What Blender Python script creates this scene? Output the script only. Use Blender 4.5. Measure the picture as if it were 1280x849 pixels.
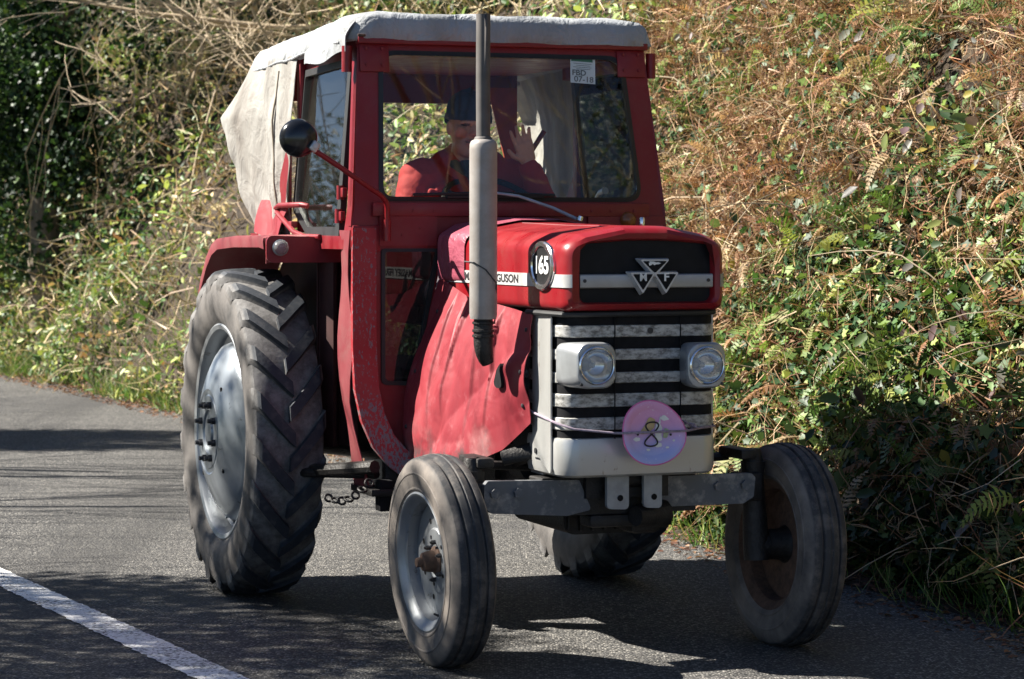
import bpy, bmesh, math, random
import numpy as np
from mathutils import Vector, Matrix
random.seed(7); RNG = np.random.default_rng(11)
R = math.radians; PI = math.pi
for o in list(bpy.data.objects): bpy.data.objects.remove(o)
SC = bpy.context.scene
COL = SC.collection

# ------------------------------------------------------------------ camera, sky, sun, exposure
cd = bpy.data.cameras.new('camera'); cam = bpy.data.objects.new('camera', cd); COL.objects.link(cam)
cam.location = (0, 0, 1.65); cam.rotation_euler = (R(90), 0, 0)
cd.sensor_width = 36; cd.lens = 3250/1280*36; cd.shift_y = -(424.5-285)/1280
cd.clip_start = .1; cd.clip_end = 2000
cd.dof.use_dof = True; cd.dof.focus_distance = 10.2; cd.dof.aperture_fstop = 7.1
SC.camera = cam
SUN_EL = 43.0; SUN_H = (-.985, .172)
wd = bpy.data.worlds.new('World'); SC.world = wd; wd.use_nodes = True
wn = wd.node_tree.nodes; bg = wn['Background']
sky = wn.new('ShaderNodeTexSky'); sky.sky_type = 'NISHITA'; sky.sun_disc = False
sky.air_density = .55; sky.dust_density = .15; sky.ozone_density = 2.0; sky.sun_elevation = R(SUN_EL); sky.sun_rotation = math.atan2(SUN_H[0], SUN_H[1])
wd.node_tree.links.new(sky.outputs[0], bg.inputs[0]); bg.inputs[1].default_value = .05
sl = bpy.data.lights.new('sun', 'SUN'); so = bpy.data.objects.new('sun', sl); COL.objects.link(so)
sl.energy = 5.0; sl.angle = R(.55); sl.color = (1, .94, .84)
ce = math.cos(R(SUN_EL))
so.rotation_euler = Vector((SUN_H[0]*ce, SUN_H[1]*ce, math.sin(R(SUN_EL)))).to_track_quat('Z', 'Y').to_euler()
so.location = (-6, 6, 12)
SC.view_settings.view_transform = 'Standard'; SC.view_settings.look = 'None'
SC.view_settings.exposure = 1.78; SC.view_settings.gamma = 1
SC.render.resolution_x = 1024; SC.render.resolution_y = 679
SC.render.engine = 'CYCLES'
SC.cycles.max_bounces = 8; SC.cycles.transparent_max_bounces = 16

# ------------------------------------------------------------------ frame of the tractor / the road
ORG = Vector((.40, 10.06, 0)); TH = R(20.5); cT, sT = math.cos(TH), math.sin(TH)
def W(x, y, z=0): return Vector((ORG.x + x*cT - y*sT, ORG.y + x*sT + y*cT, z))
def edge(v): return 1.72 - .0018*max(v, 0)**2          # right road edge, in the road's frame

# ------------------------------------------------------------------ tagging
def tag(o, label=None, cat=None, group=None, kind=None):
    if label: o['label'] = label
    if cat: o['category'] = cat
    if group: o['group'] = group
    if kind: o['kind'] = kind
    return o
def empty(name, loc=(0, 0, 0), rz=0, parent=None):
    o = bpy.data.objects.new(name, None); COL.objects.link(o); o.location = loc; o.rotation_euler = (0, 0, rz)
    o.empty_display_size = .2
    if parent: o.parent = parent
    return o

# ------------------------------------------------------------------ materials
class NT:
    def __init__(s, name):
        s.m = bpy.data.materials.new(name); s.m.use_nodes = True
        s.t = s.m.node_tree; s.n = s.t.nodes; s.l = s.t.links
        s.b = s.n['Principled BSDF']; s.o = s.n['Material Output']; s._c = None
    def add(s, t, **k):
        n = s.n.new(t)
        for a, v in k.items(): setattr(n, a, v)
        return n
    def link(s, a, b): s.l.new(a, b)
    def coord(s):
        if not s._c: s._c = s.add('ShaderNodeTexCoord')
        return s._c.outputs['Object']
    def noise(s, scale, detail=4, rough=.55, vec=None, out='Fac', stretch=None, dist=0):
        n = s.add('ShaderNodeTexNoise'); n.inputs['Scale'].default_value = scale
        n.inputs['Detail'].default_value = detail; n.inputs['Roughness'].default_value = rough
        n.inputs['Distortion'].default_value = dist
        v = vec or s.coord()
        if stretch:
            mp = s.add('ShaderNodeMapping'); mp.inputs['Scale'].default_value = stretch
            s.link(v, mp.inputs[0]); v = mp.outputs[0]
        s.link(v, n.inputs['Vector']); return n.outputs[out]
    def ramp(s, fac, stops):
        r = s.add('ShaderNodeValToRGB'); e = r.color_ramp.elements
        while len(e) < len(stops): e.new(.5)
        for i, (p, c) in enumerate(stops):
            e[i].position = p; e[i].color = (c if hasattr(c, '__len__') else (c, c, c))[:3] + (1,) if hasattr(c, '__len__') else (c, c, c, 1)
        s.link(fac, r.inputs[0]); return r.outputs[0]
    def mix(s, fac, a, b, mode='MIX'):
        m = s.add('ShaderNodeMix', data_type='RGBA', blend_type=mode)
        for i, v in ((0, fac), (6, a), (7, b)):
            if hasattr(v, 'is_linked'): s.link(v, m.inputs[i])
            else: m.inputs[i].default_value = v if i == 0 else tuple(v)[:3] + (1,)
        return m.outputs[2]
    def math(s, op, a, b=None, clamp=False):
        m = s.add('ShaderNodeMath', operation=op, use_clamp=clamp)
        for i, v in ((0, a), (1, b)):
            if v is None: continue
            if hasattr(v, 'is_linked'): s.link(v, m.inputs[i])
            else: m.inputs[i].default_value = v
        return m.outputs[0]
    def sep(s):
        x = s.add('ShaderNodeSeparateXYZ'); s.link(s.coord(), x.inputs[0]); return x.outputs
    def bump(s, h, strength=.3, dist=.01):
        b = s.add('ShaderNodeBump'); b.inputs['Strength'].default_value = strength; b.inputs['Distance'].default_value = dist
        s.link(h, b.inputs['Height']); s.link(b.outputs[0], s.b.inputs['Normal'])
    def set(s, **k):
        for a, v in k.items():
            i = s.b.inputs[{'col': 'Base Color', 'rough': 'Roughness', 'metal': 'Metallic', 'spec': 'Specular IOR Level',
                            'coat': 'Coat Weight'}[a]]
            if hasattr(v, 'is_linked'): s.link(v, i)
            else: i.default_value = (tuple(v)[:3] + (1,)) if hasattr(v, '__len__') else v
        return s

def simple(name, col, rough=.5, metal=0, spec=.5, var=.25, scale=18, bump=0):
    t = NT(name); c2 = [c*(1-var) for c in col]
    f = t.noise(scale, 5)
    t.set(col=t.mix(t.ramp(f, [(.35, 0), (.65, 1)]), c2, col), rough=rough, metal=metal, spec=spec)
    if bump: t.bump(t.noise(scale*4, 4), .4, bump)
    return t.m

def red_paint(name, base, faded, rough=.38, wear=0.0, dirt=.35):
    t = NT(name)
    f = t.ramp(t.noise(3.2, 6, .6), [(.35, 0), (.75, 1)])
    c = t.mix(f, base, faded)
    # dust settles on upward faces of the old paint: as brownish film with patchy shape
    d = t.ramp(t.noise(7, 8, .7), [(.48, 0), (.8, dirt)])
    c = t.mix(d, c, (.16, .1, .085))
    sp = t.ramp(t.noise(160, 3, .6), [(.66, 0), (.72, .5)])
    c = t.mix(sp, c, (.14, .06, .05))
    if wear:
        z = t.sep()[2]
        zf = t.ramp(z, [(.55, 1), (1.45, 0)])
        n = t.noise(85, 7, .7, stretch=(1, 1, .5))
        w = t.ramp(t.math('ADD', n, t.math('MULTIPLY', zf, .13*wear)), [(.565, 0), (.59, 1)])
        c = t.mix(w, c, (.17, .16, .17))
        t.set(rough=t.ramp(w, [(0, rough), (1, .8)]))
    else:
        t.set(rough=t.ramp(t.noise(9, 5), [(.3, rough-.08), (.8, rough+.2)]))
    t.set(col=c, spec=.4)
    t.bump(t.noise(60, 3), .08, .003)
    return t.m

MAT = {}
MAT['red'] = red_paint('red_paint', (.20, .005, .010), (.24, .018, .021), .30, dirt=.25)
MAT['red_cab'] = red_paint('red_cab_paint', (.17, .006, .011), (.20, .013, .02), .42, dirt=.25)
MAT['red_worn'] = red_paint('worn_red_paint', (.27, .012, .018), (.33, .03, .04), .5, wear=1.0)
MAT['inner'] = simple('dark_inner_red', (.055, .014, .014), .75, var=.5, scale=8)  # very dark, uneven red for the inner fender sheets
MAT['red_dusty'] = red_paint('dusty_red_paint', (.15, .014, .022), (.22, .05, .055), .6, dirt=.55)
MAT['silver'] = simple('silver_paint', (.38, .395, .41), .36, .5, var=.22, scale=9)
MAT['grille_silver'] = (lambda t: (t.set(col=t.mix(t.ramp(t.noise(28, 8, .72, stretch=(1, 1, 2)), [(.42, 0), (.62, 1)]), (.48, .475, .455), (.12, .115, .105)), rough=.55, metal=.1), t.m)[1])(NT('worn_silver_paint'))
MAT['panel_silver'] = (lambda t: (t.set(col=t.mix(t.ramp(t.noise(11, 9, .7, stretch=(1.6, 1, .7)), [(.62, 0), (.70, 1)]), (.48, .48, .465), (.17, .1, .065)), rough=.36, metal=.5), t.bump(t.noise(30, 3), .08, .004), t.m)[2])(NT('lower_panel_paint'))
MAT['chrome'] = simple('chrome', (.75, .75, .76), .16, .95, var=.1)
MAT['black'] = simple('black_paint', (.008, .009, .012), .5, spec=.2, var=.4)
MAT['matt_black'] = simple('matt_black', (.010, .010, .012), .8, spec=.2, var=.5, scale=30)
MAT['black_gloss'] = simple('black_gloss', (.01, .011, .014), .18, var=.2)
MAT['rubber'] = simple('black_rubber', (.016, .017, .019), .6, var=.3)
MAT['white'] = simple('white_paint', (.75, .75, .73), .5, var=.1)
MAT['ink'] = simple('black_ink', (.015, .013, .016), .6, var=.1)
MAT['grease'] = simple('oily_iron', (.02, .018, .017), .55, .2, var=.6, scale=25, bump=.01)
MAT['axle_grey'] = (lambda t: (t.set(col=t.mix(t.ramp(t.noise(16, 8, .7), [(.5, 0), (.68, 1)]), (.10, .107, .118), (.28, .27, .26)), rough=.6), t.bump(t.noise(45, 5), .2, .006), t.m)[2])(NT('chipped_axle_paint'))
MAT['bracket_grey'] = simple('bracket_grey', (.33, .345, .36), .5, .2, var=.25)
MAT['rust'] = (lambda t: (t.set(col=t.mix(t.ramp(t.noise(22, 8, .7), [(.35, 0), (.7, 1)]), (.055, .032, .022), (.15, .085, .055)), rough=.85), t.bump(t.noise(60, 5), .3, .005), t.m)[2])(NT('rust'))
MAT['bolt'] = simple('bolt_steel', (.06, .06, .065), .5, .5, var=.4)
MAT['amber'] = simple('amber_lens', (.22, .07, .015), .2, var=.2)
MAT['hoseclip'] = simple('galvanised_wire', (.45, .46, .47), .4, .6, var=.2)

t = NT('faded_vinyl')
f = t.ramp(t.noise(2.6, 5, .6), [(.3, 0), (.7, 1)])
c = t.mix(f, (.17, .011, .02), (.26, .036, .045))
sc = t.ramp(t.noise(9, 9, .75), [(.56, 0), (.72, .6)]); c = t.mix(sc, c, (.36, .13, .14)); c = t.mix(t.ramp(t.noise(4, 8, .75), [(.55, 0), (.75, .55)]), c, (.11, .01, .018))
zz = t.ramp(t.math('ADD', t.sep()[2], t.math('MULTIPLY', t.noise(6, 5), .3)), [(.90, 1), (1.20, 0)])
c = t.mix(t.math('MULTIPLY', zz, t.ramp(t.noise(8, 6, .65), [(.48, 0), (.62, .85)])), c, (.06, .04, .04))
c = t.mix(t.math('MULTIPLY', zz, t.ramp(t.noise(5, 6, .65), [(.5, 0), (.75, .5)])), c, (.5, .34, .32))
t.set(col=c, rough=t.ramp(t.noise(7, 4), [(.3, .45), (.7, .7)]), spec=.3)
t.bump(t.math('ADD', t.noise(3.5, 3, dist=.8), t.math('MULTIPLY', t.noise(40, 3), .03)), .3, .04)
MAT['vinyl'] = t.m
t = NT('purple_vinyl')
t.set(col=t.mix(t.noise(8, 6), (.2, .025, .05), (.36, .1, .14)), rough=.4); t.bump(t.noise(9, 5, dist=1), .5, .04)
MAT['shroud'] = t.m

def canvas(name, base, stain_dapple, transl, bmp=.5):
    t = NT(name)
    c = t.mix(t.ramp(t.noise(4, 7, .65, stretch=(1, 1, .4)), [(.40, 0), (.70, .8)]), base, stain_dapple)
    c = t.mix(t.ramp(t.noise(45, 6, .7), [(.66, 0), (.74, .5)]), c, (.2, .14, .1))
    t.set(col=c, rough=.75, spec=.2)
    t.bump(t.math('ADD', t.noise(5, 4, stretch=(1, 1, .35), dist=.9), t.math('ADD', t.math('ABSOLUTE', t.math('SUBTRACT', t.noise(7, 3, dist=1.2), .5)), t.math('MULTIPLY', t.noise(220, 2), .05))), bmp, .05)
    tr = t.add('ShaderNodeBsdfTranslucent'); t.link(c, tr.inputs[0])
    mx = t.add('ShaderNodeMixShader'); mx.inputs[0].default_value = transl
    t.link(t.b.outputs[0], mx.inputs[1]); t.link(tr.outputs[0], mx.inputs[2]); t.link(mx.outputs[0], t.o.inputs[0])
    return t.m
MAT['roof'] = canvas('grey_canvas', (.33, .35, .375), (.22, .22, .215), .015)
MAT['curtain'] = canvas('cream_canvas', (.43, .42, .395), (.20, .175, .155), .32, .35)  # mottling is part weathering, part dappled shade put into the canvas colour

def glass(name, tint, dust, gl=1.5):
    t = NT(name); t.n.remove(t.b)
    tr = t.add('ShaderNodeBsdfTransparent'); tr.inputs[0].default_value = tint + (1,)
    g = t.add('ShaderNodeBsdfGlossy'); g.inputs['Roughness'].default_value = .015; g.inputs[0].default_value = (1, 1, 1, 1)
    fr = t.add('ShaderNodeFresnel'); fr.inputs[0].default_value = gl
    m1 = t.add('ShaderNodeMixShader'); t.link(fr.outputs[0], m1.inputs[0]); t.link(tr.outputs[0], m1.inputs[1]); t.link(g.outputs[0], m1.inputs[2])
    d = t.add('ShaderNodeBsdfDiffuse'); d.inputs[0].default_value = (.5, .46, .42, 1)
    m2 = t.add('ShaderNodeMixShader')
    t.link(t.ramp(t.noise(9, 8, .7, stretch=(1, 1, .35)), [(.42, dust*.25), (.75, dust)]), m2.inputs[0])
    t.link(m1.outputs[0], m2.inputs[1]); t.link(d.outputs[0], m2.inputs[2]); t.link(m2.outputs[0], t.o.inputs[0])
    return t.m
MAT['glass'] = glass('windscreen_glass', (.93, .94, .92), .006, 1.30)
MAT['side_glass'] = glass('door_glass', (.93, .95, .92), .008, 1.25)
MAT['low_glass'] = glass('dusty_glass', (.16, .185, .20), .05, 1.45)
t = NT('lamp_glass'); t.set(col=t.mix(t.ramp(t.noise(30, 2, stretch=(.3, 1, 8)), [(.4, 0), (.6, 1)]), (.38, .40, .41), (.62, .63, .62)), rough=.12, metal=.3, coat=1.0)
t.bump(t.noise(40, 2, stretch=(.15, 1, 4)), .3, .006); MAT['lamp'] = t.m
t = NT('exhaust_paint')
zz = t.ramp(t.sep()[2], [(.0, 0), (1, 1)])
c = t.mix(t.ramp(t.noise(14, 7, .65), [(.4, 0), (.75, .6)]), (.30, .28, .265), (.18, .145, .12))
t.set(col=c, rough=.55, metal=.15); t.bump(t.noise(50, 4), .15, .003); MAT['exhaust'] = t.m
MAT['exhaust_pipe'] = simple('dusty_pipe', (.115, .105, .1), .7, .1, var=.35, scale=10)

def tyre_mat(name, rad, dustcol, tread, dust, axis_scale):
    t = NT(name); X, Y, Z = t.sep()
    r = t.math('SQRT', t.math('ADD', t.math('MULTIPLY', Y, Y), t.math('MULTIPLY', Z, Z)))
    side = t.ramp(t.math('DIVIDE', r, rad*1.02), [(.935, 1), (.955, 0)])
    n = t.ramp(t.noise(5.5*axis_scale, 7, .6), [(.34, .15), (.66, 1)])
    n2 = t.ramp(t.noise(14*axis_scale, 6, .7), [(.46, 0), (.62, 1)])
    f = t.math('MULTIPLY', side, t.math('MULTIPLY', n, dust))
    c = t.mix(f, tread, dustcol)
    c = t.mix(t.math('MULTIPLY', t.math('SUBTRACT', 1.0, side), t.math('MULTIPLY', n2, .35*dust)), c, dustcol)
    t.set(col=c, rough=.72, spec=.35); t.bump(t.noise(70, 4), .2, .004)
    return t.m
MAT['front_tyre'] = tyre_mat('front_tyre_rubber', .40, (.28, .24, .205), (.034, .035, .038), .75, 1.0)
MAT['wheel_silver'] = (lambda t: (t.set(col=t.mix(t.ramp(t.noise(16, 9, .75), [(.58, 0), (.66, .8)]), (.27, .285, .30), (.10, .085, .075)), rough=.4, metal=.55), t.m)[1])(NT('wheel_silver_paint'))
MAT['dome'] = (lambda t: (t.set(col=t.mix(t.ramp(t.noise(13, 9, .72, dist=.5), [(.60, 0), (.66, .8)]), (.27, .30, .33), (.07, .065, .06)), rough=.36, metal=.5), t.m)[1])(NT('wheel_disc_paint'))
t = NT('rear_tyre_rubber'); X, Y, Z = t.sep()
r = t.math('SQRT', t.math('ADD', t.math('MULTIPLY', Y, Y), t.math('MULTIPLY', Z, Z)))
top = t.ramp(t.math('DIVIDE', r, 1.0), [(.706, 0), (.714, 1)])
n = t.ramp(t.noise(19, 9, .75), [(.40, 0), (.62, 1)])
base = t.mix(t.math('MULTIPLY', n, .75), (.16, .155, .152), (.04, .037, .037))
side = t.ramp(t.math('DIVIDE', r, 1.0), [(.655, 1), (.67, 0)])
base = t.mix(side, base, t.mix(t.ramp(t.noise(6, 7, .6), [(.4, 0), (.65, 1)]), (.125, .115, .108), (.05, .047, .046)))
c = t.mix(top, base, t.mix(t.ramp(t.noise(30, 4), [(.5, 0), (.7, .4)]), (.020, .025, .034), (.10, .098, .098)))
t.set(col=c, rough=.7, spec=.4); t.bump(t.noise(50, 5), .25, .005); MAT['rear_tyre'] = t.m

def leafy(name, transl=.3, rough=.45, spec=.35):
    t = NT(name); a = t.add('ShaderNodeAttribute', attribute_name='Col')
    t.set(col=a.outputs[0], rough=rough, spec=spec)
    tr = t.add('ShaderNodeBsdfTranslucent'); t.link(t.mix(.5, a.outputs[0], (1, .95, .3), 'MULTIPLY'), tr.inputs[0])
    mx = t.add('ShaderNodeMixShader'); mx.inputs[0].default_value = transl
    t.link(t.b.outputs[0], mx.inputs[1]); t.link(tr.outputs[0], mx.inputs[2]); t.link(mx.outputs[0], t.o.inputs[0])
    return t.m
MAT['leaf'] = leafy('green_leaves', .28, .48, .32)
MAT['dry'] = leafy('dry_stems', .15, .7, .2)
MAT['fern'] = leafy('fern_fronds', .35, .5, .3)
MAT['bark'] = (lambda t: (t.set(col=t.mix(t.noise(14, 7, .7, stretch=(1, 1, .3)), (.11, .085, .06), (.30, .25, .19)), rough=.9), t.bump(t.noise(30, 6), .5, .01), t.m)[2])(NT('grey_brown_bark'))
MAT['twig'] = (lambda t: (t.set(col=t.mix(t.noise(3, 4), (.26, .19, .12), (.5, .41, .28)), rough=.8), t.m)[1])(NT('pale_twigs'))

# ------------------------------------------------------------------ mesh builder
class MB:
    def __init__(s): s.v = []; s.f = []; s.mi = []; s.m = 0
    def _add(s, vs, fs):
        b = len(s.v); s.v += [tuple(p) for p in vs]
        s.f += [tuple(i+b for i in f) for f in fs]; s.mi += [s.m]*len(fs); return s
    def box(s, c, d, rot=None, bev=0, seg=2):
        bm = bmesh.new(); bmesh.ops.create_cube(bm, size=1)
        bmesh.ops.scale(bm, vec=d, verts=bm.verts)
        if bev: bmesh.ops.bevel(bm, geom=bm.edges[:], offset=bev, segments=seg, profile=.5, affect='EDGES')
        M = Matrix.Translation(c) @ (rot.to_4x4() if rot else Matrix.Identity(4))
        vs = [M @ v.co for v in bm.verts]; bm.verts.index_update()
        fs = [[v.index for v in f.verts] for f in bm.faces]; bm.free(); return s._add(vs, fs)
    def loft(s, rings, cap0=True, cap1=True, closed=True):
        n = len(rings[0]); vs = [p for r in rings for p in r]; fs = []
        for i in range(len(rings)-1):
            for j in range(n if closed else n-1):
                k = (j+1) % n
                fs.append((i*n+j, i*n+k, (i+1)*n+k, (i+1)*n+j))
        if cap0: fs.append(tuple(range(n))[::-1])
        if cap1: fs.append(tuple((len(rings)-1)*n+j for j in range(n)))
        return s._add(vs, fs)
    def tube(s, pts, rad, n=10, caps=True):
        pts = [Vector(p) for p in pts]
        if not hasattr(rad, '__len__'): rad = [rad]*len(pts)
        rings = []; up = None
        for i, p in enumerate(pts):
            d = (pts[min(i+1, len(pts)-1)] - pts[max(i-1, 0)])
            d = d.normalized() if d.length > 1e-9 else Vector((0, 0, 1))
            if up is None: up = d.orthogonal().normalized()
            else:
                up = up - d*up.dot(d); up = up.normalized() if up.length > 1e-6 else d.orthogonal().normalized()
            w = d.cross(up)
            rings.append([p + (up*math.cos(2*PI*k/n) + w*math.sin(2*PI*k/n))*rad[i] for k in range(n)])
        return s.loft(rings, caps, caps)
    def lathe(s, prof, n=48, M=None, closed=False):     # prof: (r, x) turned about the local X axis
        M = M or Matrix.Identity(4); rings = []
        for r, x in prof:
            rings.append([M @ Vector((x, r*math.cos(2*PI*k/n), r*math.sin(2*PI*k/n))) for k in range(n)])
        if closed: rings.append(rings[0])
        return s.loft(rings, not closed and prof[0][0] > 1e-6 and False, False)
    def prism(s, poly, a, b, f):                          # poly of 2-D points; f(u, v, w) -> 3-D, w from a to b
        return s.loft([[f(u, v, a) for u, v in poly], [f(u, v, b) for u, v in poly]])
    def sheet(s, grid, thick=0):                          # grid[i][j] points, optional thickness along normals
        n = len(grid[0]); m = len(grid); vs = [Vector(p) for r in grid for p in r]
        fs = [(i*n+j, i*n+j+1, (i+1)*n+j+1, (i+1)*n+j) for i in range(m-1) for j in range(n-1)]
        if not thick: return s._add(vs, fs)
        nr = [Vector() for _ in vs]
        for f in fs:
            nn = (vs[f[2]]-vs[f[0]]).cross(vs[f[3]]-vs[f[1]])
            for i in f: nr[i] += nn
        back = [v - k.normalized()*thick for v, k in zip(vs, nr)]
        N = len(vs); fb = [tuple(i+N for i in f[::-1]) for f in fs]
        rim = [i*n for i in range(m)][::-1] + [j for j in range(1, n)] + [i*n+n-1 for i in range(1, m)] + [(m-1)*n+j for j in range(n-2, 0, -1)]
        fr = [(rim[i], rim[(i+1) % len(rim)], rim[(i+1) % len(rim)]+N, rim[i]+N) for i in range(len(rim))]
        return s._add(vs + back, fs + fb + fr)
    def build(s, name, mats, parent=None, smooth=40, loc=None, fixn=True):
        me = bpy.data.meshes.new(name); 
        L = Vector(loc) if loc is not None else Vector()
        me.from_pydata([Vector(v)-L for v in s.v], [], s.f)
        for m in (mats if isinstance(mats, (list, tuple)) else [mats]): me.materials.append(m)
        if max(s.mi, default=0): me.polygons.foreach_set('material_index', s.mi)
        if fixn:
            bm = bmesh.new(); bm.from_mesh(me); bmesh.ops.remove_doubles(bm, verts=bm.verts, dist=1e-5)
            bmesh.ops.recalc_face_normals(bm, faces=bm.faces); bm.to_mesh(me); bm.free()
        if smooth: 
            me.shade_smooth(); me.set_sharp_from_angle(angle=R(smooth))
        o = bpy.data.objects.new(name, me); COL.objects.link(o); o.location = L
        if parent: o.parent = parent
        return o

def rrect(w0, w1, h0, h1, r, n=6, f=None):
    """rounded rectangle points, counter-clockwise from lower left"""
    out = []
    for cx, cy, a in ((w0+r, h0+r, 180), (w1-r, h0+r, 270), (w1-r, h1-r, 0), (w0+r, h1-r, 90)):
        for k in range(n+1):
            t_ = R(a + 90*k/n); out.append((cx+r*math.cos(t_), cy+r*math.sin(t_)))
    return [f(*p) for p in out] if f else out
def rpoly(pts, rs, n=5):
    """polygon with rounded corners; pts 2-D"""
    out = []; N = len(pts)
    for i in range(N):
        p = Vector(pts[i]); a = Vector(pts[i-1]); b = Vector(pts[(i+1) % N])
        r = rs[i] if hasattr(rs, '__len__') else rs
        u = (a-p).normalized(); v = (b-p).normalized(); ang = u.angle(v)
        d = min(r/math.tan(ang/2), .48*(a-p).length, .48*(b-p).length); 
        p0 = p+u*d; p1 = p+v*d
        for k in range(n+1):
            s_ = k/n; out.append(((1-s_)**2*p0 + 2*s_*(1-s_)*p + s_*s_*p1).to_tuple())
    return out
def text_obj(name, txt, size, mat, M, parent, depth=.0015, sx=1.0, bold=0.0):
    cu = bpy.data.curves.new(name, 'FONT'); cu.body = txt; cu.size = size; cu.align_x = 'CENTER'; cu.align_y = 'CENTER'
    cu.extrude = depth; cu.offset = bold
    tmp = bpy.data.objects.new(name+'_tmp', cu); COL.objects.link(tmp)
    dg = bpy.context.evaluated_depsgraph_get(); me = bpy.data.meshes.new_from_object(tmp.evaluated_get(dg))
    bpy.data.objects.remove(tmp); me.name = name
    me.transform(M @ Matrix.Diagonal((sx, 1, 1, 1)))
    me.materials.clear(); me.materials.append(mat)
    o = bpy.data.objects.new(name, me); COL.objects.link(o)
    if parent: o.parent = parent
    return o
# text frames: on the nose (faces -y) and on the right flank (faces -x, reads rear to front)
def on_front(x, y, z): return Matrix.Translation((x, y, z)) @ Matrix.Rotation(R(90), 4, 'X')
def on_flank(x, y, z): return Matrix.Translation((x, y, z)) @ Matrix.Rotation(R(-90), 4, 'Z') @ Matrix.Rotation(R(90), 4, 'X')

# value noise for python side
_H = np.random.default_rng(3).random((64, 64, 16))
def vn(x, y, z=0.0):
    x = np.asarray(x, float); y = np.asarray(y, float); z = np.zeros_like(x)+z
    xi, yi, zi = np.floor(x).astype(int), np.floor(y).astype(int), np.floor(z).astype(int)
    fx, fy, fz = x-xi, y-yi, z-zi
    fx, fy, fz = (a*a*(3-2*a) for a in (fx, fy, fz)); r = 0
    for a in (0, 1):
        for b in (0, 1):
            for c_ in (0, 1):
                r = r + _H[(xi+a) % 64, (yi+b) % 64, (zi+c_) % 16]*(fx if a else 1-fx)*(fy if b else 1-fy)*(fz if c_ else 1-fz)
    return r
def fbm(x, y, z=0.0, o=3):
    s_, a, t_ = 0, .5, 0
    for i in range(o): s_ = s_ + a*vn(x*2**i+i*7.3, y*2**i+i*3.1, z); t_ += a; a *= .5
    return s_/t_

# ================================================================== THE SETTING
def struct(o): o['kind'] = 'structure'; return o
t = NT('ground_soil'); t.set(col=t.mix(t.noise(.8, 6), (.06, .05, .03), (.07, .09, .03)), rough=.95)
m = MB(); m.sheet([[(x_, y_, -.06) for y_ in (-300, 0, 400)] for x_ in (-350, 0, 350)]); struct(m.build('ground', t.m, None, 0))
# worn chipping surface
t = NT('chipped_asphalt')
def vor(scale, feat='F1', out='Distance', rnd=1):
    v = t.add('ShaderNodeTexVoronoi', feature=feat); v.inputs['Scale'].default_value = scale; v.inputs['Randomness'].default_value = rnd
    t.link(t.coord(), v.inputs['Vector']); return v.outputs[out]
cell = vor(95, out='Color'); dist = vor(95)
sepc = t.add('ShaderNodeSeparateColor'); t.link(cell, sepc.inputs[0])
stone = t.ramp(sepc.outputs[0], [(.0, (.028, .029, .032)), (.4, (.068, .067, .067)), (.75, (.145, .139, .13)), (1, (.38, .36, .325))])
gap = t.ramp(dist, [(.40, 0), (.75, 1)])
c = t.mix(gap, stone, (.022, .0225, .0235))
big = t.ramp(t.noise(.5, 5, .6), [(.3, 0), (.7, 1)]); c = t.mix(t.math('MULTIPLY', big, .25), c, (.15, .143, .132))
c = t.mix(t.ramp(t.noise(2.2, 7, .7), [(.6, 0), (.8, .5)]), c, (.04, .038, .037))
rm_ = t.add('ShaderNodeMapping'); rm_.inputs['Rotation'].default_value = (0, 0, -R(20.5)); rm_.inputs['Scale'].default_value = (1.3, .06, 1); t.link(t.coord(), rm_.inputs[0])
c = t.mix(t.ramp(t.noise(1.0, 4, .6, vec=rm_.outputs[0]), [(.50, 0), (.66, .6)]), c, (.035, .034, .034))
c = t.mix(t.ramp(t.noise(.33, 1, .3), [(.60, 0), (.605, .45)]), c, (.045, .044, .045))
cr = t.add('ShaderNodeTexVoronoi', feature='DISTANCE_TO_EDGE'); cr.inputs['Scale'].default_value = .9
wv_ = t.add('ShaderNodeVectorMath', operation='ADD'); t.link(t.coord(), wv_.inputs[0]); t.link(t.noise(3, 4, .6, out='Color'), wv_.inputs[1]); t.link(wv_.outputs[0], cr.inputs['Vector'])
c = t.mix(t.math('MULTIPLY', t.ramp(cr.outputs[0], [(.0, .8), (.012, 0)]), t.ramp(t.noise(.7, 3), [(.5, 0), (.6, 1)])), c, (.02, .02, .02))
t.set(col=c, rough=.78, spec=.35)
h = t.math('ADD', t.math('MULTIPLY', dist, -1.0), t.math('MULTIPLY', sepc.outputs[1], .5)); t.bump(h, .9, .008)
MAT['road'] = t.m
gr = []
for v in np.concatenate([np.arange(-14, 50, 1.0), np.arange(50, 160, 8)]):
    e_ = edge(min(v, 45)) - (max(0, v-45)*.16)
    gr.append([W(e_+.12, v, 0), W(e_-1.0, v, 0.0), W(e_-3.2, v, 0.0), W(e_-6.6, v, 0)])
m = MB(); m.sheet(gr); struct(m.build('road', MAT['road'], None, 0))
t = NT('worn_road_paint')
w = t.ramp(t.math('ADD', t.noise(60, 5, .7), t.math('MULTIPLY', t.noise(4, 5), .35)), [(.68, 0), (.78, 1)])
t.set(col=t.mix(w, t.mix(t.noise(20, 6), (.74, .74, .74), (.86, .86, .85)), (.09, .087, .083)), rough=.7); 
v_ = t.add('ShaderNodeTexVoronoi'); v_.inputs['Scale'].default_value = 95; t.link(t.coord(), v_.inputs['Vector']); t.bump(t.math('MULTIPLY', v_.outputs['Distance'], -1.0), .6, .005)
gr = []; vv = np.arange(-9, 7.2, .03)
for i, v in enumerate(vv):
    x_ = -1.515 - .098*max(0, v+.5) + .0 - .0*v
    a = .088 + .016*(random.random()-.5); b = .088 + .010*(random.random()-.5)
    gr.append([W(x_-a, v, .004), W(x_, v, .0045), W(x_+b, v, .004)])
m = MB(); m.sheet(gr); struct(m.build('road_marking', t.m, None, 0))

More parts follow.
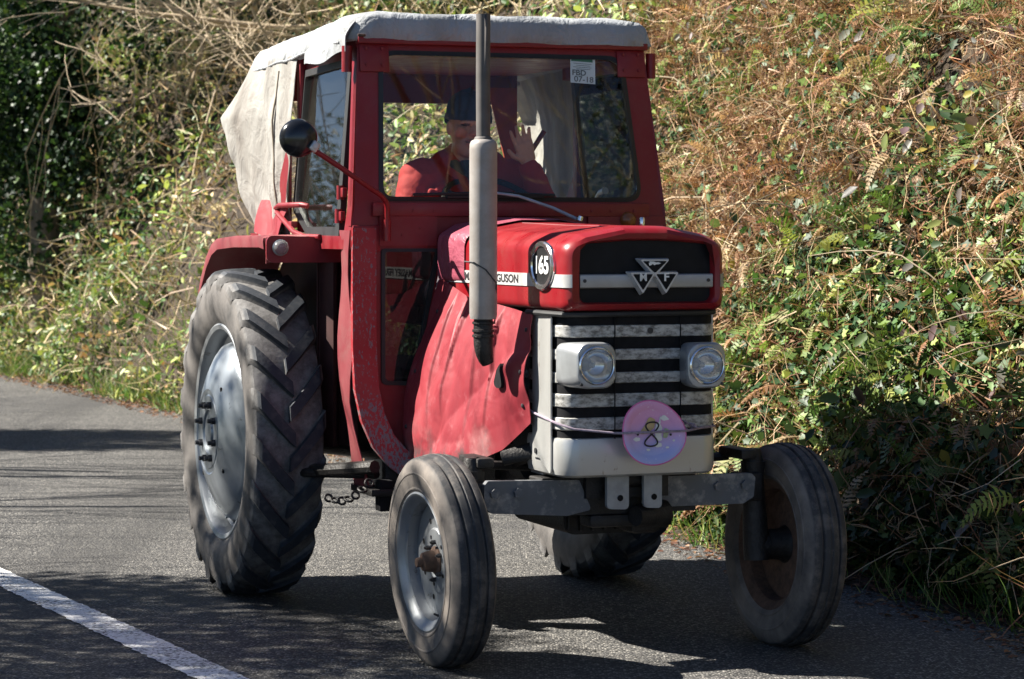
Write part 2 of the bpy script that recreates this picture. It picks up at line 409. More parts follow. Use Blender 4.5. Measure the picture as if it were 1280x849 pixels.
# ---- the bank along the right of the road: one swept surface
def bank_h(u):
    u = np.asarray(u, float); s_ = np.clip((u-.10)/.35, 0, 1)
    h = np.where(u < 2.5, 1.42*np.maximum(0, u-.22), 1.42*2.28 + .42*(u-2.5))
    return h*s_
def bank_pt(v, u):
    """arrays v (along), u (in from the road edge) -> world xyz"""
    v = np.asarray(v, float); u = np.asarray(u, float)
    z = bank_h(u) + np.minimum(1, np.maximum(0, u)*1.3)*(.55*(fbm(v*.55+20, u*.7+9, 1.1)-.5) + .28*(fbm(v*1.7, u*2.0+4, 2.1)-.5)) - .03*(u < 0)
    ev = 1.72 - .0018*np.clip(v, 0, 45)**2 - np.maximum(0, v-45)*.16
    x = ev + u - .35*(fbm(v*.8+3, u*1.1, 7.7)-.5)*np.minimum(1, np.maximum(0, u))
    return np.stack([ORG.x + x*cT - v*sT, ORG.y + x*sT + v*cT, z], -1)
def bank_n(v, u):
    d = .06; a = bank_pt(v+d, u)-bank_pt(v-d, u); b = bank_pt(v, u+d)-bank_pt(v, u-d)
    n = np.cross(b, a); n /= np.linalg.norm(n, axis=1)[:, None]; n[n[:, 2] < 0] *= -1; return n
t = NT('bank_soil'); t.set(col=t.mix(t.ramp(t.noise(6, 8, .7), [(.35, 0), (.65, 1)]), (.018, .012, .007), (.055, .036, .02)), rough=.95); t.bump(t.noise(9, 8, .7), .8, .06)  # soil colour darkened so the gaps between plants look shaded
us = np.concatenate([np.arange(-.10, 3.2, .09), np.arange(3.2, 14, .6)]); vs_ = np.concatenate([np.arange(-13, 14, .14), np.arange(14, 46, .4), np.arange(46, 150, 4)])
VV, UU = np.meshgrid(vs_, us, indexing='ij'); PP = bank_pt(VV.ravel(), UU.ravel()).reshape(len(vs_), len(us), 3)
m = MB(); m.sheet(PP.tolist()); struct(m.build('bank', t.m, None, 60))

# ---- instanced foliage, written straight into one mesh per kind
def scatter(name, mats, templ, P, F, S, C, parent=None, loc=None):
    """templ: (verts k x 3, quads) ; P n x 3 ; F n x 3 x 3 (columns: x,y,z axes) ; S n ; C n x 3"""
    tv, tq = templ; tv = np.asarray(tv, float); tq = np.asarray(tq); n = len(P); k = len(tv); q = len(tq)
    S = np.asarray(S); S = S[:, None] if S.ndim == 1 else S
    V = np.einsum('nij,nkj->nki', F, tv[None]*S[:, None, :]) + P[:, None, :]
    if loc is not None: V = V - np.asarray(loc)
    Q = (tq[None] + (np.arange(n)*k)[:, None, None]).reshape(-1)
    me = bpy.data.meshes.new(name); me.vertices.add(n*k); me.vertices.foreach_set('co', V.astype(np.float32).ravel())
    me.loops.add(n*q*4); me.loops.foreach_set('vertex_index', Q.astype(np.int32))
    me.polygons.add(n*q); me.polygons.foreach_set('loop_start', np.arange(0, n*q*4, 4, dtype=np.int32))
    at = me.attributes.new('Col', 'FLOAT_COLOR', 'POINT'); cc = np.ones((n*k, 4), np.float32); cc[:, :3] = np.repeat(C, k, 0); at.data.foreach_set('color', cc.ravel())
    me.update(calc_edges=True); me.validate(); me.materials.append(mats)
    o = bpy.data.objects.new(name, me); COL.objects.link(o)
    if loc is not None: o.location = loc
    if parent: o.parent = parent; 
    return o
def frames(D, N):
    """x axis = D (length), z axis ~ N"""
    D = D/np.linalg.norm(D, axis=1)[:, None]; Y = np.cross(N, D); Y /= np.maximum(1e-6, np.linalg.norm(Y, axis=1))[:, None]
    Z = np.cross(D, Y); return np.stack([D, Y, Z], -1)
def rnd_dirs(n): 
    d = RNG.normal(size=(n, 3)); return d/np.linalg.norm(d, axis=1)[:, None]
LEAF = ([(0, 0, 0), (.35, .26, .07), (.75, .2, .05), (1, 0, -.06), (.75, -.2, .05), (.35, -.26, .07)], [(0, 1, 2, 3), (0, 3, 4, 5)])
IVY = ([(0, 0, 0), (-.12, .42, .04), (.28, .30, .05), (.42, .50, .0), (.58, .22, .04), (1, 0, -.08), (.58, -.22, .04), (.42, -.50, 0), (.28, -.30, .05), (-.12, -.42, .04)],
       [(0, 1, 2, 3), (0, 3, 4, 5), (0, 5, 6, 7), (0, 7, 8, 9)])
def strip(nseg, bend, w0=1.0, w1=.25):
    v = []; 
    for i in range(nseg+1):
        s_ = i/nseg; w_ = w0*(1-s_)+w1*s_; v += [(s_, w_*.5, bend*math.sin(PI*s_*.9)), (s_, -w_*.5, bend*math.sin(PI*s_*.9))]
    return (v, [(2*i, 2*i+1, 2*i+3, 2*i+2) for i in range(nseg)])
def pick(n, cols, w=None, jit=.25):
    cols = np.asarray(cols, float); idx = RNG.choice(len(cols), n, p=None if w is None else np.asarray(w)/sum(w))
    return cols[idx]*(1 + jit*(RNG.random((n, 1))*2-1))*(1+.08*(RNG.random((n, 3))*2-1))
GREENS = [(.03, .07, .025), (.065, .13, .038), (.11, .19, .045), (.18, .26, .06), (.29, .34, .09)]
TANS = [(.50, .34, .20), (.38, .22, .125), (.26, .13, .075), (.62, .48, .32), (.15, .075, .045)]
def zone(v, u): return fbm(v*.9+11, u*1.3+5, 3.3)         # patchiness, about .2 .. .8

def bank_scatter(n, v0, v1, u0, u1, power=1.0):
    v = v0 + (v1-v0)*RNG.random(n)**power; u = u0 + (u1-u0)*RNG.random(n); return v, u

# dry stems and bracken litter
def dry(n, v0, v1, lmin, lmax, wid, u1, dens, seg=3, name='dry_bracken', off=.16):
    v, u = bank_scatter(n, v0, v1, .22, u1); keep = RNG.random(n) < dens(v, u); v, u = v[keep], u[keep]; n = len(v)
    N = bank_n(v, u); P = bank_pt(v, u) + N*(RNG.random((n, 1))*off)
    D = rnd_dirs(n)*1.0 + N*.35 + np.array([-.15, -.2, .25]); D[:, 2] += -.25*(RNG.random(n) < .45)
    F = frames(D, rnd_dirs(n)); L = lmin + (lmax-lmin)*RNG.random(n)**2
    S = np.stack([L, wid*(.6+.9*RNG.random(n)), L*(.6+RNG.random(n))], -1)
    return P, F, S
acc = []
dens1 = lambda v, u: np.clip(1.5*(.90-zone(v, u)) + .45*np.clip(u-1.3, 0, 1) - .12*(u < 1.0), .08, 1)*(fbm(v*3.1+5, u*3.7, 2.6) > .40)
P, F, S = dry(86000, -3.2, 8.5, .07, .50, .0062, 4.2, dens1, off=.30)
C = pick(len(P), TANS, [3, 3, 2.5, 2, 1.5])
tag(scatter('dry_bracken', MAT['dry'], strip(3, .22), P, F, S, C), 'tangle of dry brown bracken stems covering the bank beside the tractor', 'dry bracken', kind='stuff')
# crumpled dead bracken fronds: small curled brown flakes
n = 60000; v, u = bank_scatter(n, -3.2, 9, .15, 4.2); k = RNG.random(n) < np.clip(1.9*(.85-zone(v, u)), .08, 1); v, u = v[k], u[k]; n = len(v); N = bank_n(v, u)
P = bank_pt(v, u)+N*(RNG.random((n, 1))*.24); F = frames(rnd_dirs(n), N+.9*rnd_dirs(n)); S = np.stack([.025+.06*RNG.random(n)**2, .014+.03*RNG.random(n)**2, .02+.05*RNG.random(n)], -1)
tag(scatter('dead_leaves', MAT['dry'], LEAF, P, F, S, pick(n, [(.24, .13, .075), (.17, .085, .05), (.33, .20, .11), (.42, .30, .19)], [3, 2.5, 2, .8])), 'curled brown dead leaves caught among the stems on the bank', 'dead leaves', kind='stuff')
# ivy and small green leaves of the near bank
n = 95000; v, u = bank_scatter(n, -3.2, 9, .12, 4.3); z_ = zone(v, u); z2 = fbm(v*2.4+2, u*3+1, 6.2)
k = RNG.random(n) < np.clip(2.6*(z_-.45) + .9*(z2-.5) + .30 + .5*np.clip(1.5-u, 0, .8) - .35*np.clip(u-1.6, 0, 1), .07, 1); v, u = v[k], u[k]; n = len(v); N = bank_n(v, u)
P = bank_pt(v, u)+N*(.03+RNG.random((n, 1))*.26); F = frames(rnd_dirs(n)+np.array([-.3, -.2, -.2]), N+.65*rnd_dirs(n)+np.array([-.6, -.1, .4])); S = .030+.050*RNG.random(n)
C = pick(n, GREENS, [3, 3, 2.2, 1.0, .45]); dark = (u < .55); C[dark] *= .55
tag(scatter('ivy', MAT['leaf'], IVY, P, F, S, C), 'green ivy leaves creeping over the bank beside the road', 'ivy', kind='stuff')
# larger bramble leaves
n = 8000; v, u = bank_scatter(n, -3.2, 10, .3, 4.6); k = RNG.random(n) < np.clip(3*(fbm(v*1.1+31, u*1.2+2, 9.1)-.45), .06, 1); v, u = v[k], u[k]; n = len(v); N = bank_n(v, u)
P = bank_pt(v, u)+N*(.18+RNG.random((n, 1))*.25); F = frames(rnd_dirs(n)+np.array([0, 0, -.4]), N+.7*rnd_dirs(n)); S = .055+.065*RNG.random(n)
tag(scatter('bramble', MAT['leaf'], LEAF, P, F, S, pick(n, [(.05, .09, .04), (.09, .14, .05), (.16, .17, .05), (.12, .08, .08), (.30, .24, .05), (.16, .15, .13)], [3, 3, 1.5, 1.5, .5, 1])), 'broad dull bramble leaves scattered among the bracken', 'bramble', kind='stuff')
# grass at the foot of the bank
n = 34000; v, u = bank_scatter(n, -4, 44, -.02, 1.1); k = RNG.random(n) < np.clip(2.4*(fbm(v*1.3+8, u*2, 4.9)-.36), .04, 1)*(1-.6*u); v, u = v[k], u[k]; n = len(v); N = bank_n(v, u)
P = bank_pt(v, u); D = N*.5+rnd_dirs(n)*.55+np.array([-.25, -.1, .7]); F = frames(D, rnd_dirs(n)); L = (.08+.22*RNG.random(n))*(1+.02*np.maximum(v, 0)); S = np.stack([L, (1+.05*np.maximum(v, 0))*.005+.004*RNG.random(n), L*1.2], -1)
tag(scatter('grass', MAT['fern'], strip(4, .3, 1, .1), P, F, S, pick(n, [(.06, .13, .025), (.13, .22, .045), (.32, .32, .12)], [3, 2.4, 1.2])), 'rough green grass along the foot of the bank', 'grass', kind='stuff')
# leaf litter on the road edge
n = 52000; v, u = bank_scatter(n, -4, 44, -.5, .5); k = RNG.random(n) < np.clip(1.1-2.6*np.abs(u-.12)+.7*(fbm(v*2, u*3, 1.4)-.5), .0, 1); v, u = v[k], u[k]; n = len(v)
P = bank_pt(v, u); P[:, 2] = np.maximum(P[:, 2], 0)+.004+.02*RNG.random(n)*(u > 0); F = frames(rnd_dirs(n)*[1, 1, .15], np.array([0, 0, 1])+.45*rnd_dirs(n)); S = .015+.04*RNG.random(n)**1.5
tag(scatter('leaf_litter', MAT['dry'], LEAF, P, F, S, pick(n, [(.22, .11, .06), (.14, .07, .045), (.32, .2, .12), (.07, .04, .03)], [3, 3, 1, 2])), 'reddish brown leaf litter along the edge of the road', 'leaf litter', kind='stuff')
# pale long twigs and bramble canes arching out of the bank
m = MB(); random.seed(5)
for i in range(560):
    v = random.uniform(-3, 9) if i < 400 else random.uniform(9, 28); u = random.uniform(.35, 3.8)
    p = Vector(bank_pt([v], [u])[0]); d = Vector((random.gauss(-.3, .5), random.gauss(-.1, .5), random.gauss(.55, .45))).normalized()
    L = random.uniform(.4, 1.4); pts = [p]; r0 = random.uniform(.003, .0075)*(1.4 if i >= 400 else 1)
    for k in range(6): d = (d + Vector((random.gauss(0, .16), random.gauss(0, .16), -.16+random.gauss(0, .12)))).normalized(); pts.append(pts[-1]+d*L/6)
    m.tube(pts, [r0*(1-.12*k) for k in range(7)], 4, False)
tag(m.build('canes', MAT['twig'], None, 60, fixn=False), 'pale bramble canes arching out of the bank', 'canes', kind='stuff')

# ---- farther hedge bank: leaves and stems get larger and sparser with distance
def clumps(nc, per, v0, v1, u0, u1, spread, cols, wts, sz, lift, name, label, cat, keep, pw=1.2):
    v, u = bank_scatter(nc, v0, v1, u0, u1, pw); k = RNG.random(nc) < keep(v, u); v, u = v[k], u[k]; nc = len(v); N = bank_n(v, u)
    rad = spread*(.5+RNG.random(nc)); c0 = bank_pt(v, u)+N*(lift*RNG.random((nc, 1))*np.clip(.3+u, .2, 1)[:, None])
    cb = pick(nc, cols, wts, .3); s0 = sz*(.65+.8*RNG.random(nc)); i = np.repeat(np.arange(nc), per); n = len(i)
    off = RNG.normal(size=(n, 3))*rad[i][:, None]*.6; P = c0[i]+off; P[:, 2] = np.maximum(P[:, 2], .01)
    F = frames(off*.8+rnd_dirs(n)*rad[i][:, None]+np.array([0, 0, -.08]), N[i]+.65*rnd_dirs(n)+np.array([-.7, 0, .45]))
    return tag(scatter(name, MAT['leaf'], LEAF, P, F, s0[i]*(.7+.6*RNG.random(n)), cb[i]*(.8+.4*RNG.random((n, 1)))), label, cat, kind='stuff')
clumps(7000, 16, 8, 46, .15, 6, .20, [(.035, .075, .025), (.08, .15, .04), (.20, .27, .065), (.36, .40, .12), (.50, .40, .24), (.30, .18, .09)], [2.8, 3.4, 3.4, 1.8, .8, .8], .075, .55, 'hedge_leaves', 'light green leaves covering the far part of the bank', 'undergrowth', lambda v, u: np.clip(.28+3.6*(fbm(v*.9+2, u*1.3+1, 6.2)-.45), .04, 1))
P, F, S = dry(30000, 8, 44, .15, .9, .012, 5.5, lambda v, u: np.clip(.9*(1.05-zone(v, u)), .1, 1), off=.5)
C = pick(len(P), [(.56, .45, .30), (.66, .55, .38), (.40, .28, .17), (.25, .18, .1)], [3, 2, 2, 1])
tag(scatter('dry_stalks', MAT['dry'], strip(3, .2), P, F, S, C), 'pale dry stalks standing in the far part of the bank', 'dry stalks', kind='stuff')

# ---- ferns, each a plant of its own
def fern_mesh(seed, brown=0):
    rs = random.Random(seed); V, Q, Cc = [], [], []
    nf = rs.randint(5, 8)
    for f_ in range(nf):
        az = rs.uniform(0, 2*PI); L = rs.uniform(.24, .46); el = rs.uniform(.25, 1.1)
        pos = Vector((0, 0, 0)); d = Vector((math.cos(az)*math.cos(el), math.sin(az)*math.cos(el), math.sin(el))); n_ = 20; side = Vector((-math.sin(az), math.cos(az), rs.uniform(-.3, .3))).normalized()
        base = np.array(rs.choice([(.09, .16, .03), (.14, .21, .05), (.21, .25, .07), (.26, .26, .12)] if not brown else [(.34, .25, .14), (.28, .19, .10)]))
        for k in range(n_):
            t_ = k/(n_-1); nx = pos + d*(L/n_)
            b = len(V); w_ = .0022; V += [pos-side*w_, pos+side*w_, nx+side*w_*.8, nx-side*w_*.8]; Q.append((b, b+1, b+2, b+3)); Cc += [base*.8]*4
            pl = L*.30*math.sin(PI*min(1, .12+t_*.88))**.8*(1-t_*.55); up = side.cross(d).normalized()
            for s_ in (1, -1):
                tip = pos + side*s_*pl + d*pl*.28 - up*pl*rs.uniform(.0, .22); wd_ = L/n_*.40
                mid = (pos+tip)/2 + up*pl*.05; b = len(V)
                V += [pos - d*wd_*.6, pos + d*wd_*.6, mid + d*wd_*.95, mid - d*wd_*.95, tip + d*wd_*.15, tip - d*wd_*.15]
                Q += [(b, b+1, b+2, b+3), (b+3, b+2, b+4, b+5)]; cj = base*rs.uniform(.75, 1.2); Cc += [cj]*6
            pos = nx; d = (d + Vector((0, 0, -.075 - .05*t_))).normalized()
    me = bpy.data.meshes.new('fern'); me.from_pydata(V, [], Q)
    at = me.attributes.new('Col', 'FLOAT_COLOR', 'POINT'); cc = np.ones((len(V), 4), np.float32); cc[:, :3] = np.array(Cc); at.data.foreach_set('color', cc.ravel())
    me.materials.append(MAT['fern']); return me
FM = [fern_mesh(s_) for s_ in (1, 2, 3, 4)] + [fern_mesh(9, 1)]
rs = random.Random(21)
# dead bracken: whole drooping fronds, far too many to count
def fronds(name, label, cat, count, v0, v1, dens, cols, lo, hi, seed):
    rs = random.Random(seed); V, Q, Cc = [], [], []
    vv = RNG.uniform(v0, v1, count*3); uu = RNG.uniform(.3, 4.2, count*3); ok = RNG.random(count*3) < dens(vv, uu); vv, uu = vv[ok][:count], uu[ok][:count]
    B = bank_pt(vv, uu); NN = bank_n(vv, uu)
    for b_, nn in zip(B, NN):
        nn = Vector(nn); pos = Vector(b_)+nn*rs.uniform(.05, .32); d = (nn*.5+Vector((rs.gauss(0, .6), rs.gauss(0, .6), rs.gauss(.1, .5)))).normalized(); L = rs.uniform(lo, hi); n_ = 11
        side = d.cross(nn+Vector((rs.gauss(0, .5), rs.gauss(0, .5), rs.gauss(0, .5)))).normalized(); base = np.array(rs.choice(cols))*rs.uniform(.7, 1.25); curl = rs.uniform(.1, .8)
        for k in range(n_):
            t_ = k/(n_-1); nx = pos+d*(L/n_); up = side.cross(d).normalized(); b = len(V); V += [pos-side*.003, pos+side*.003, nx+side*.002, nx-side*.002]; Q.append((b, b+1, b+2, b+3)); Cc += [base*.9]*4
            pl = L*.34*(1-t_*.8)*min(1, .4+t_*3)
            for s_ in (1, -1):
                q = pl*rs.uniform(.6, 1.1); wd_ = L/n_*rs.uniform(.25, .5); mid = pos+side*s_*q*.55+d*q*.15+up*q*.1*curl; tip = pos+side*s_*q*.9+d*q*.4-up*q*curl; b = len(V)
                V += [pos-d*wd_*.5, pos+d*wd_*.5, mid+d*wd_, mid-d*wd_, tip+d*wd_*.3, tip-d*wd_*.3]; Q += [(b, b+1, b+2, b+3), (b+3, b+2, b+4, b+5)]; Cc += [base*rs.uniform(.75, 1.2)]*6
            pos = nx; d = (d+Vector((rs.gauss(0, .05), rs.gauss(0, .05), -.13))).normalized()
    me = bpy.data.meshes.new(name); me.from_pydata(V, [], Q); at = me.attributes.new('Col', 'FLOAT_COLOR', 'POINT'); cc = np.ones((len(V), 4), np.float32); cc[:, :3] = np.array(Cc); at.data.foreach_set('color', cc.ravel())
    me.materials.append(MAT['fern']); o = bpy.data.objects.new(name, me); COL.objects.link(o); return tag(o, label, cat, kind='stuff')
fronds('dead_bracken', 'dead russet bracken fronds drooping over the bank beside the tractor', 'bracken', 1900, -3, 9, lambda v, u: np.clip(2.2*(.82-zone(v, u)), .08, 1), [(.36, .20, .11), (.26, .13, .07), (.46, .30, .18), (.52, .39, .24)], .10, .30, 77)
fronds('fern_growth', 'small yellowing fern fronds mixed into the bank growth', 'fern growth', 1100, -3, 8, lambda v, u: np.clip(2.5*(zone(v, u)-.42)+.35*(u < 1.5), .05, 1), [(.13, .20, .045), (.22, .27, .06), (.30, .32, .10), (.08, .14, .03)], .14, .36, 78)
spots = [(1.4, .75), (1.9, 1.0), (2.4, .75), (1.0, .6), (2.9, 1.2), (3.3, .9), (.6, .9), (3.8, .8), (1.7, 1.4), (4.4, 1.3), (2.6, 1.7), (3.2, 2.0), (4.8, 2.2), (5.4, 1.0), (4.0, 1.9), (3.6, 2.5), (2.2, 2.1), (6.3, 1.6), (5.8, 2.6), (1.2, 1.3), (4.6, .7), (2.0, .5), (7.0, 1.0), (4.9, 2.9), (.2, .5), (1.5, 1.75), (5.2, 1.9), (3.0, .55), (6.0, 3.1), (3.9, 3.1)]
for i, (v, u) in enumerate(spots):
    v += rs.uniform(-.15, .15); u += rs.uniform(-.1, .1)
    kind = 4 if i % 9 == 8 else i % 4
    o = bpy.data.objects.new('fern', FM[kind]); COL.objects.link(o)
    nrm = Vector(bank_n(np.array([v]), np.array([u]))[0]); o.location = Vector(bank_pt([v], [u])[0]) + nrm*.10
    q_ = (nrm*.9+Vector((0, 0, .5))).normalized().to_track_quat('Z', 'Y'); o.rotation_euler = (q_.to_matrix() @ Matrix.Rotation(rs.uniform(0, 6.28), 3, 'Z')).to_euler(); s_ = rs.uniform(.75, 1.25); o.scale = (s_, s_, s_)
    tag(o, 'yellow green fern growing out of the dry bracken on the bank' if kind < 4 else 'faded brown fern drooping among dry stems on the bank', 'fern', 'green ferns on the bank' if kind < 4 else 'brown ferns on the bank')

# ---- trees
def grow(rs, base, d, L, r, lev, maxlev, out, spread=.6, up=.15, wig=.16, nb=(3, 5), tips=None):
    n_ = 7 if lev < 2 else 5; pts = [base.copy()]; p = base.copy(); dd = d.normalized()
    for k in range(n_):
        dd = (dd + Vector((rs.gauss(0, wig), rs.gauss(0, wig), rs.gauss(0, wig)+up*.12))).normalized(); p = p + dd*L/n_; pts.append(p.copy())
    rad = [r*(1-.55*k/n_) for k in range(n_+1)]; out.append((pts, rad, lev))
    if tips is not None and lev >= maxlev-1: tips += pts[2:]
    if lev < maxlev:
        for b in range(rs.randint(*nb)):
            k = rs.randint(2, n_); q = pts[k]; ax_ = Vector((rs.gauss(0, 1), rs.gauss(0, 1), rs.gauss(0, 1))).normalized()
            nd = ((pts[k]-pts[k-1]).normalized() + ax_*spread*1.5 + Vector((0, 0, up))).normalized()
            grow(rs, q, nd, L*rs.uniform(.5, .75), rad[k]*rs.uniform(.45, .7), lev+1, maxlev, out, spread, up, wig, nb, tips)
def tree(name, label, cat, base, height, rad, seed, maxlev=3, lean=(0, 0), spread=.55, barkm='bark', twigm='twig', group=None, leaf=None, nb=(3, 5), up=.25, minr=.003, limbs=None):
    rs = random.Random(seed); root = empty(name, base); tag(root, label, cat, group)
    br = []; tips = []
    grow(rs, Vector((0, 0, -.1)), Vector((lean[0], lean[1], 1)), height*.62, rad, 0, maxlev, br, spread, up, .10, nb, tips)
    for (h_, d_, L_, r_) in (limbs or []): grow(rs, Vector((lean[0]*h_, lean[1]*h_, h_)), Vector(d_), L_, r_, 1, maxlev, br, spread*.8, up*.4, .14, nb, tips)
    m = MB(); m2 = MB()
    for pts, rr, lev in br:
        rr = [max(minr, q) for q in rr]
        if lev <= 1: m.tube(pts, rr, 8 if lev == 0 else 6, False)
        else: m2.tube(pts, rr, 4 if lev == 2 else 3, False)
    m.build('trunk', MAT[barkm], root, 60, fixn=False)
    if m2.v: m2.build('branches', MAT[twigm], root, 60, fixn=False)
    if leaf:
        n, sz, cols, wts, sc = leaf; T_ = np.array([tuple(p) for p in tips]); P = T_[RNG.integers(0, len(T_), n)] + RNG.normal(size=(n, 3))*sc
        F = frames(rnd_dirs(n)+np.array([0, 0, -.3]), rnd_dirs(n)+np.array([-.3, -.2, .5])); S = sz*(.6+.8*RNG.random(n))
        scatter('crown', MAT['leaf'], LEAF, P, F, S, pick(n, cols, wts), root)
    return root
DARKG = [(.012, .03, .012), (.02, .05, .016), (.035, .075, .02), (.075, .13, .03)]
def ivy_tree(label, base, h, rx, seed, n, sz=.065, zlo=.2):
    root = empty('ivy_clad_tree', base); tag(root, label, 'tree')
    rs = random.Random(seed); m = MB()
    m.tube([(rs.gauss(0, .05)*k, rs.gauss(0, .05)*k, h*k/8-.2) for k in range(9)], [.22-.018*k for k in range(9)], 8); m.build('trunk', MAT['bark'], root, 60)
    # lumps of ivy round the stem, thick and thin
    cl = [(rs.gauss(0, rx*.45), rs.gauss(0, rx*.45), rs.uniform(zlo, h), rs.uniform(.35, .75)*rx) for _ in range(46)]
    P, N = [], []
    for (x_, y_, z_, r_) in cl:
        k = int(n/46); d = rnd_dirs(k); rr = r_*(.55+.5*RNG.random((k, 1))**.5); P.append(np.array([x_, y_, z_])+d*rr*[1, 1, 1.15]); N.append(d)
    P = np.concatenate(P); N = np.concatenate(N); n = len(P)
    F = frames(rnd_dirs(n)+np.array([0, 0, -.9]), N+.6*rnd_dirs(n)); S = sz*(.6+.7*RNG.random(n))
    scatter('ivy_crown', MAT['leaf'], IVY, P, F, S, pick(n, DARKG, [3, 3, 2, 1.1]), root); return root
def bp(v, u): return tuple(bank_pt([v], [u])[0])
ivy_tree('dark ivy clad tree standing at the foot of the bank, left of the cab', bp(21.0, .7), 6.5, 1.05, 3, 36000, zlo=1.0)
ivy_tree('dark ivy clad tree at the left edge, behind the pale twigs', bp(24.6, .5), 8.0, 1.2, 4, 34000, .07, 1.3)
ivy_tree('ivy clad tree higher on the bank behind the cab roof', bp(19, 3.6), 6.0, 1.1, 8, 20000, .07)
ivy_tree('dark evergreen ivy tree above the bank to the right of the roof', bp(14.5, 3.6), 4.5, 1.2, 12, 22000, .06)
ivy_tree('dark ivy clad tree on the bank top seen over the roof', bp(24, 4.6), 7.0, 1.5, 15, 20000, .08)
# twiggy thorn shrubs
TW = dict(maxlev=4, spread=.75, nb=(4, 6), up=.1, minr=.0035)
tree('thorn_shrub', 'leafless thorn shrub of pale tangled twigs left of the cab curtain', 'shrub', bp(17.5, 1.3), 3.6, .022, 31, barkm='twig', **TW)
tree('thorn_shrub', 'leafless thorn shrub between the ivy tree and the cab', 'shrub', bp(19.5, 1.8), 4.4, .025, 32, barkm='twig', **TW)
tree('thorn_shrub', 'leafless thorn shrub seen through the windscreen', 'shrub', bp(14.0, 1.5), 3.4, .022, 33, barkm='twig', **TW)
tree('thorn_shrub', 'pale leafless shrub high on the bank behind the roof', 'shrub', bp(16.0, 2.6), 4.2, .028, 34, barkm='twig', **TW)
tree('bare_tree', 'bare tree with long pale branches reaching over the road at top left', 'tree', bp(17.5, 3.3), 5.0, .09, 41, barkm='twig', maxlev=3, spread=.5, up=.10, nb=(3, 5), minr=.0045,
     limbs=[(.3, (-.9, -.25, -.02), 3.4, .04), (.6, (-.95, -.1, .03), 3.8, .045), (.9, (-.8, -.5, .05), 3.2, .035), (1.2, (-1, -.2, .0), 3.6, .035), (.2, (-1, .1, -.12), 3.0, .03)])
# hedge along the top of the bank, closing the view
def hedge(name, label, v0, v1, u0, u1, h0, h1, n, sz, cols, wts, ntw, ragged=.8, left=False, seed=1, thin=1.0):
    root = empty(name, W(0, 0, 0)); root.location = (0, 0, 0); tag(root, label, 'hedge')
    v = v0+(v1-v0)*RNG.random(n); u = u0+(u1-u0)*RNG.random(n); f = RNG.random(n)**.85
    top = h1*(1+ragged*(fbm(v*.8+seed*7, u*.4, seed)-.5)) ; z = h0 + top*f
    if left: P = np.array([W(a, b, 0) for a, b in zip(-u, v)]); P[:, 2] = z
    else: P = bank_pt(v, u); P[:, 2] += z
    g = RNG.random(n) < np.clip(.35+2.0*(fbm(v*2.2+seed, z*2.2, 3.0+seed)-.38), .05, 1)*thin; P = P[g]; n = len(P)
    F = frames(rnd_dirs(n)+np.array([0, 0, -.4]), rnd_dirs(n)+np.array([-.5, -.3, .4])); S = sz*(.6+.8*RNG.random(n))
    scatter('foliage', MAT['leaf'], LEAF, P, F, S, pick(n, cols, wts), root)
    rs = random.Random(seed); m = MB()
    for k in range(ntw):
        vv = rs.uniform(v0, v1); uu = rs.uniform(u0, u1); p = W(-uu, vv, 0) if left else Vector(bank_pt([vv], [uu])[0]); tp = h1*(1+ragged*(float(fbm(vv*.8+seed*7, uu*.4, seed))-.5))
        d = Vector((rs.gauss(0, .25), rs.gauss(0, .25), 1)).normalized(); pts = [p]; L = tp*rs.uniform(.7, 1.18)
        for q in range(6): d = (d+Vector((rs.gauss(0, .12), rs.gauss(0, .12), .02))).normalized(); pts.append(pts[-1]+d*L/6)
        m.tube(pts, [.012-.0016*q for q in range(7)], 4, False)
        for q in (3, 4, 5):
            for _ in range(2):
                d2 = Vector((rs.gauss(0, 1), rs.gauss(0, 1), rs.gauss(.4, .6))).normalized(); m.tube([pts[q], pts[q]+d2*.22, pts[q]+d2*.4+Vector((0, 0, .06))], [.005, .004, .003], 3, False)
    m.build('stems', MAT['twig'], root, 60, fixn=False); return root
hedge('hedge', 'overgrown hedge along the top of the bank', 4, 50, 3.2, 6.5, 0, 3.6, 90000, .06, GREENS+DARKG, [2, 3, 2, 1, .5, 2, 2, 3, 3], 260, seed=2)
hedge('hedge', 'dark overgrown hedge above the far end of the bank', 26, 60, 1.4, 7, 0, 7, 70000, .10, DARKG+[(.12, .18, .05)], [2, 3, 3, 2, 1.5], 200, seed=5)
# the far side of the road, outside the frame: hedge and trees that stripe the road with shade
hedge('hedge', 'tall roadside hedge across the road from the bank', -.5, 5.4, 5.3, 6.6, 0, 5.5, 76000, .085, GREENS, [3, 3, 2, 1, .5], 170, .26, True, 9)
hedge('hedge', 'low roadside hedge across the road', 5.3, 45, 5.4, 6.4, 0, 1.9, 30000, .07, GREENS, [3, 3, 2, 1, .5], 300, .7, True, 10)
hedge('hedge', 'short tall stretch of hedge across the road', 13.4, 15.2, 5.2, 6.6, 0, 7.2, 60000, .09, GREENS, [3, 3, 2, 1, .5], 60, .3, True, 12)
hedge('hedge', 'unseen hedge on the bank beside the viewpoint, added to darken the windscreen reflection', -12, 1.0, 4.4, 6.5, 0, 4.6, 60000, .085, DARKG+GREENS[:3], [1, 2, 2, 2, 1, 1, 1], 160, .5, seed=14)  # out of view, added so the windscreen mirrors dark growth instead of sky
hedge('hedge', 'dark belt of trees and bushes in the field across the road', 22, 62, 15, 19, 0, 6.5, 40000, .16, DARKG+GREENS[:2], [2, 3, 3, 2, 1, 1], 120, .3, True, 17)
tree('bare_tree', 'slender bare tree across the road from the tractor', 'tree', W(-8.5, 7.5), 7.5, .11, 51, maxlev=4, spread=.5, minr=.006)
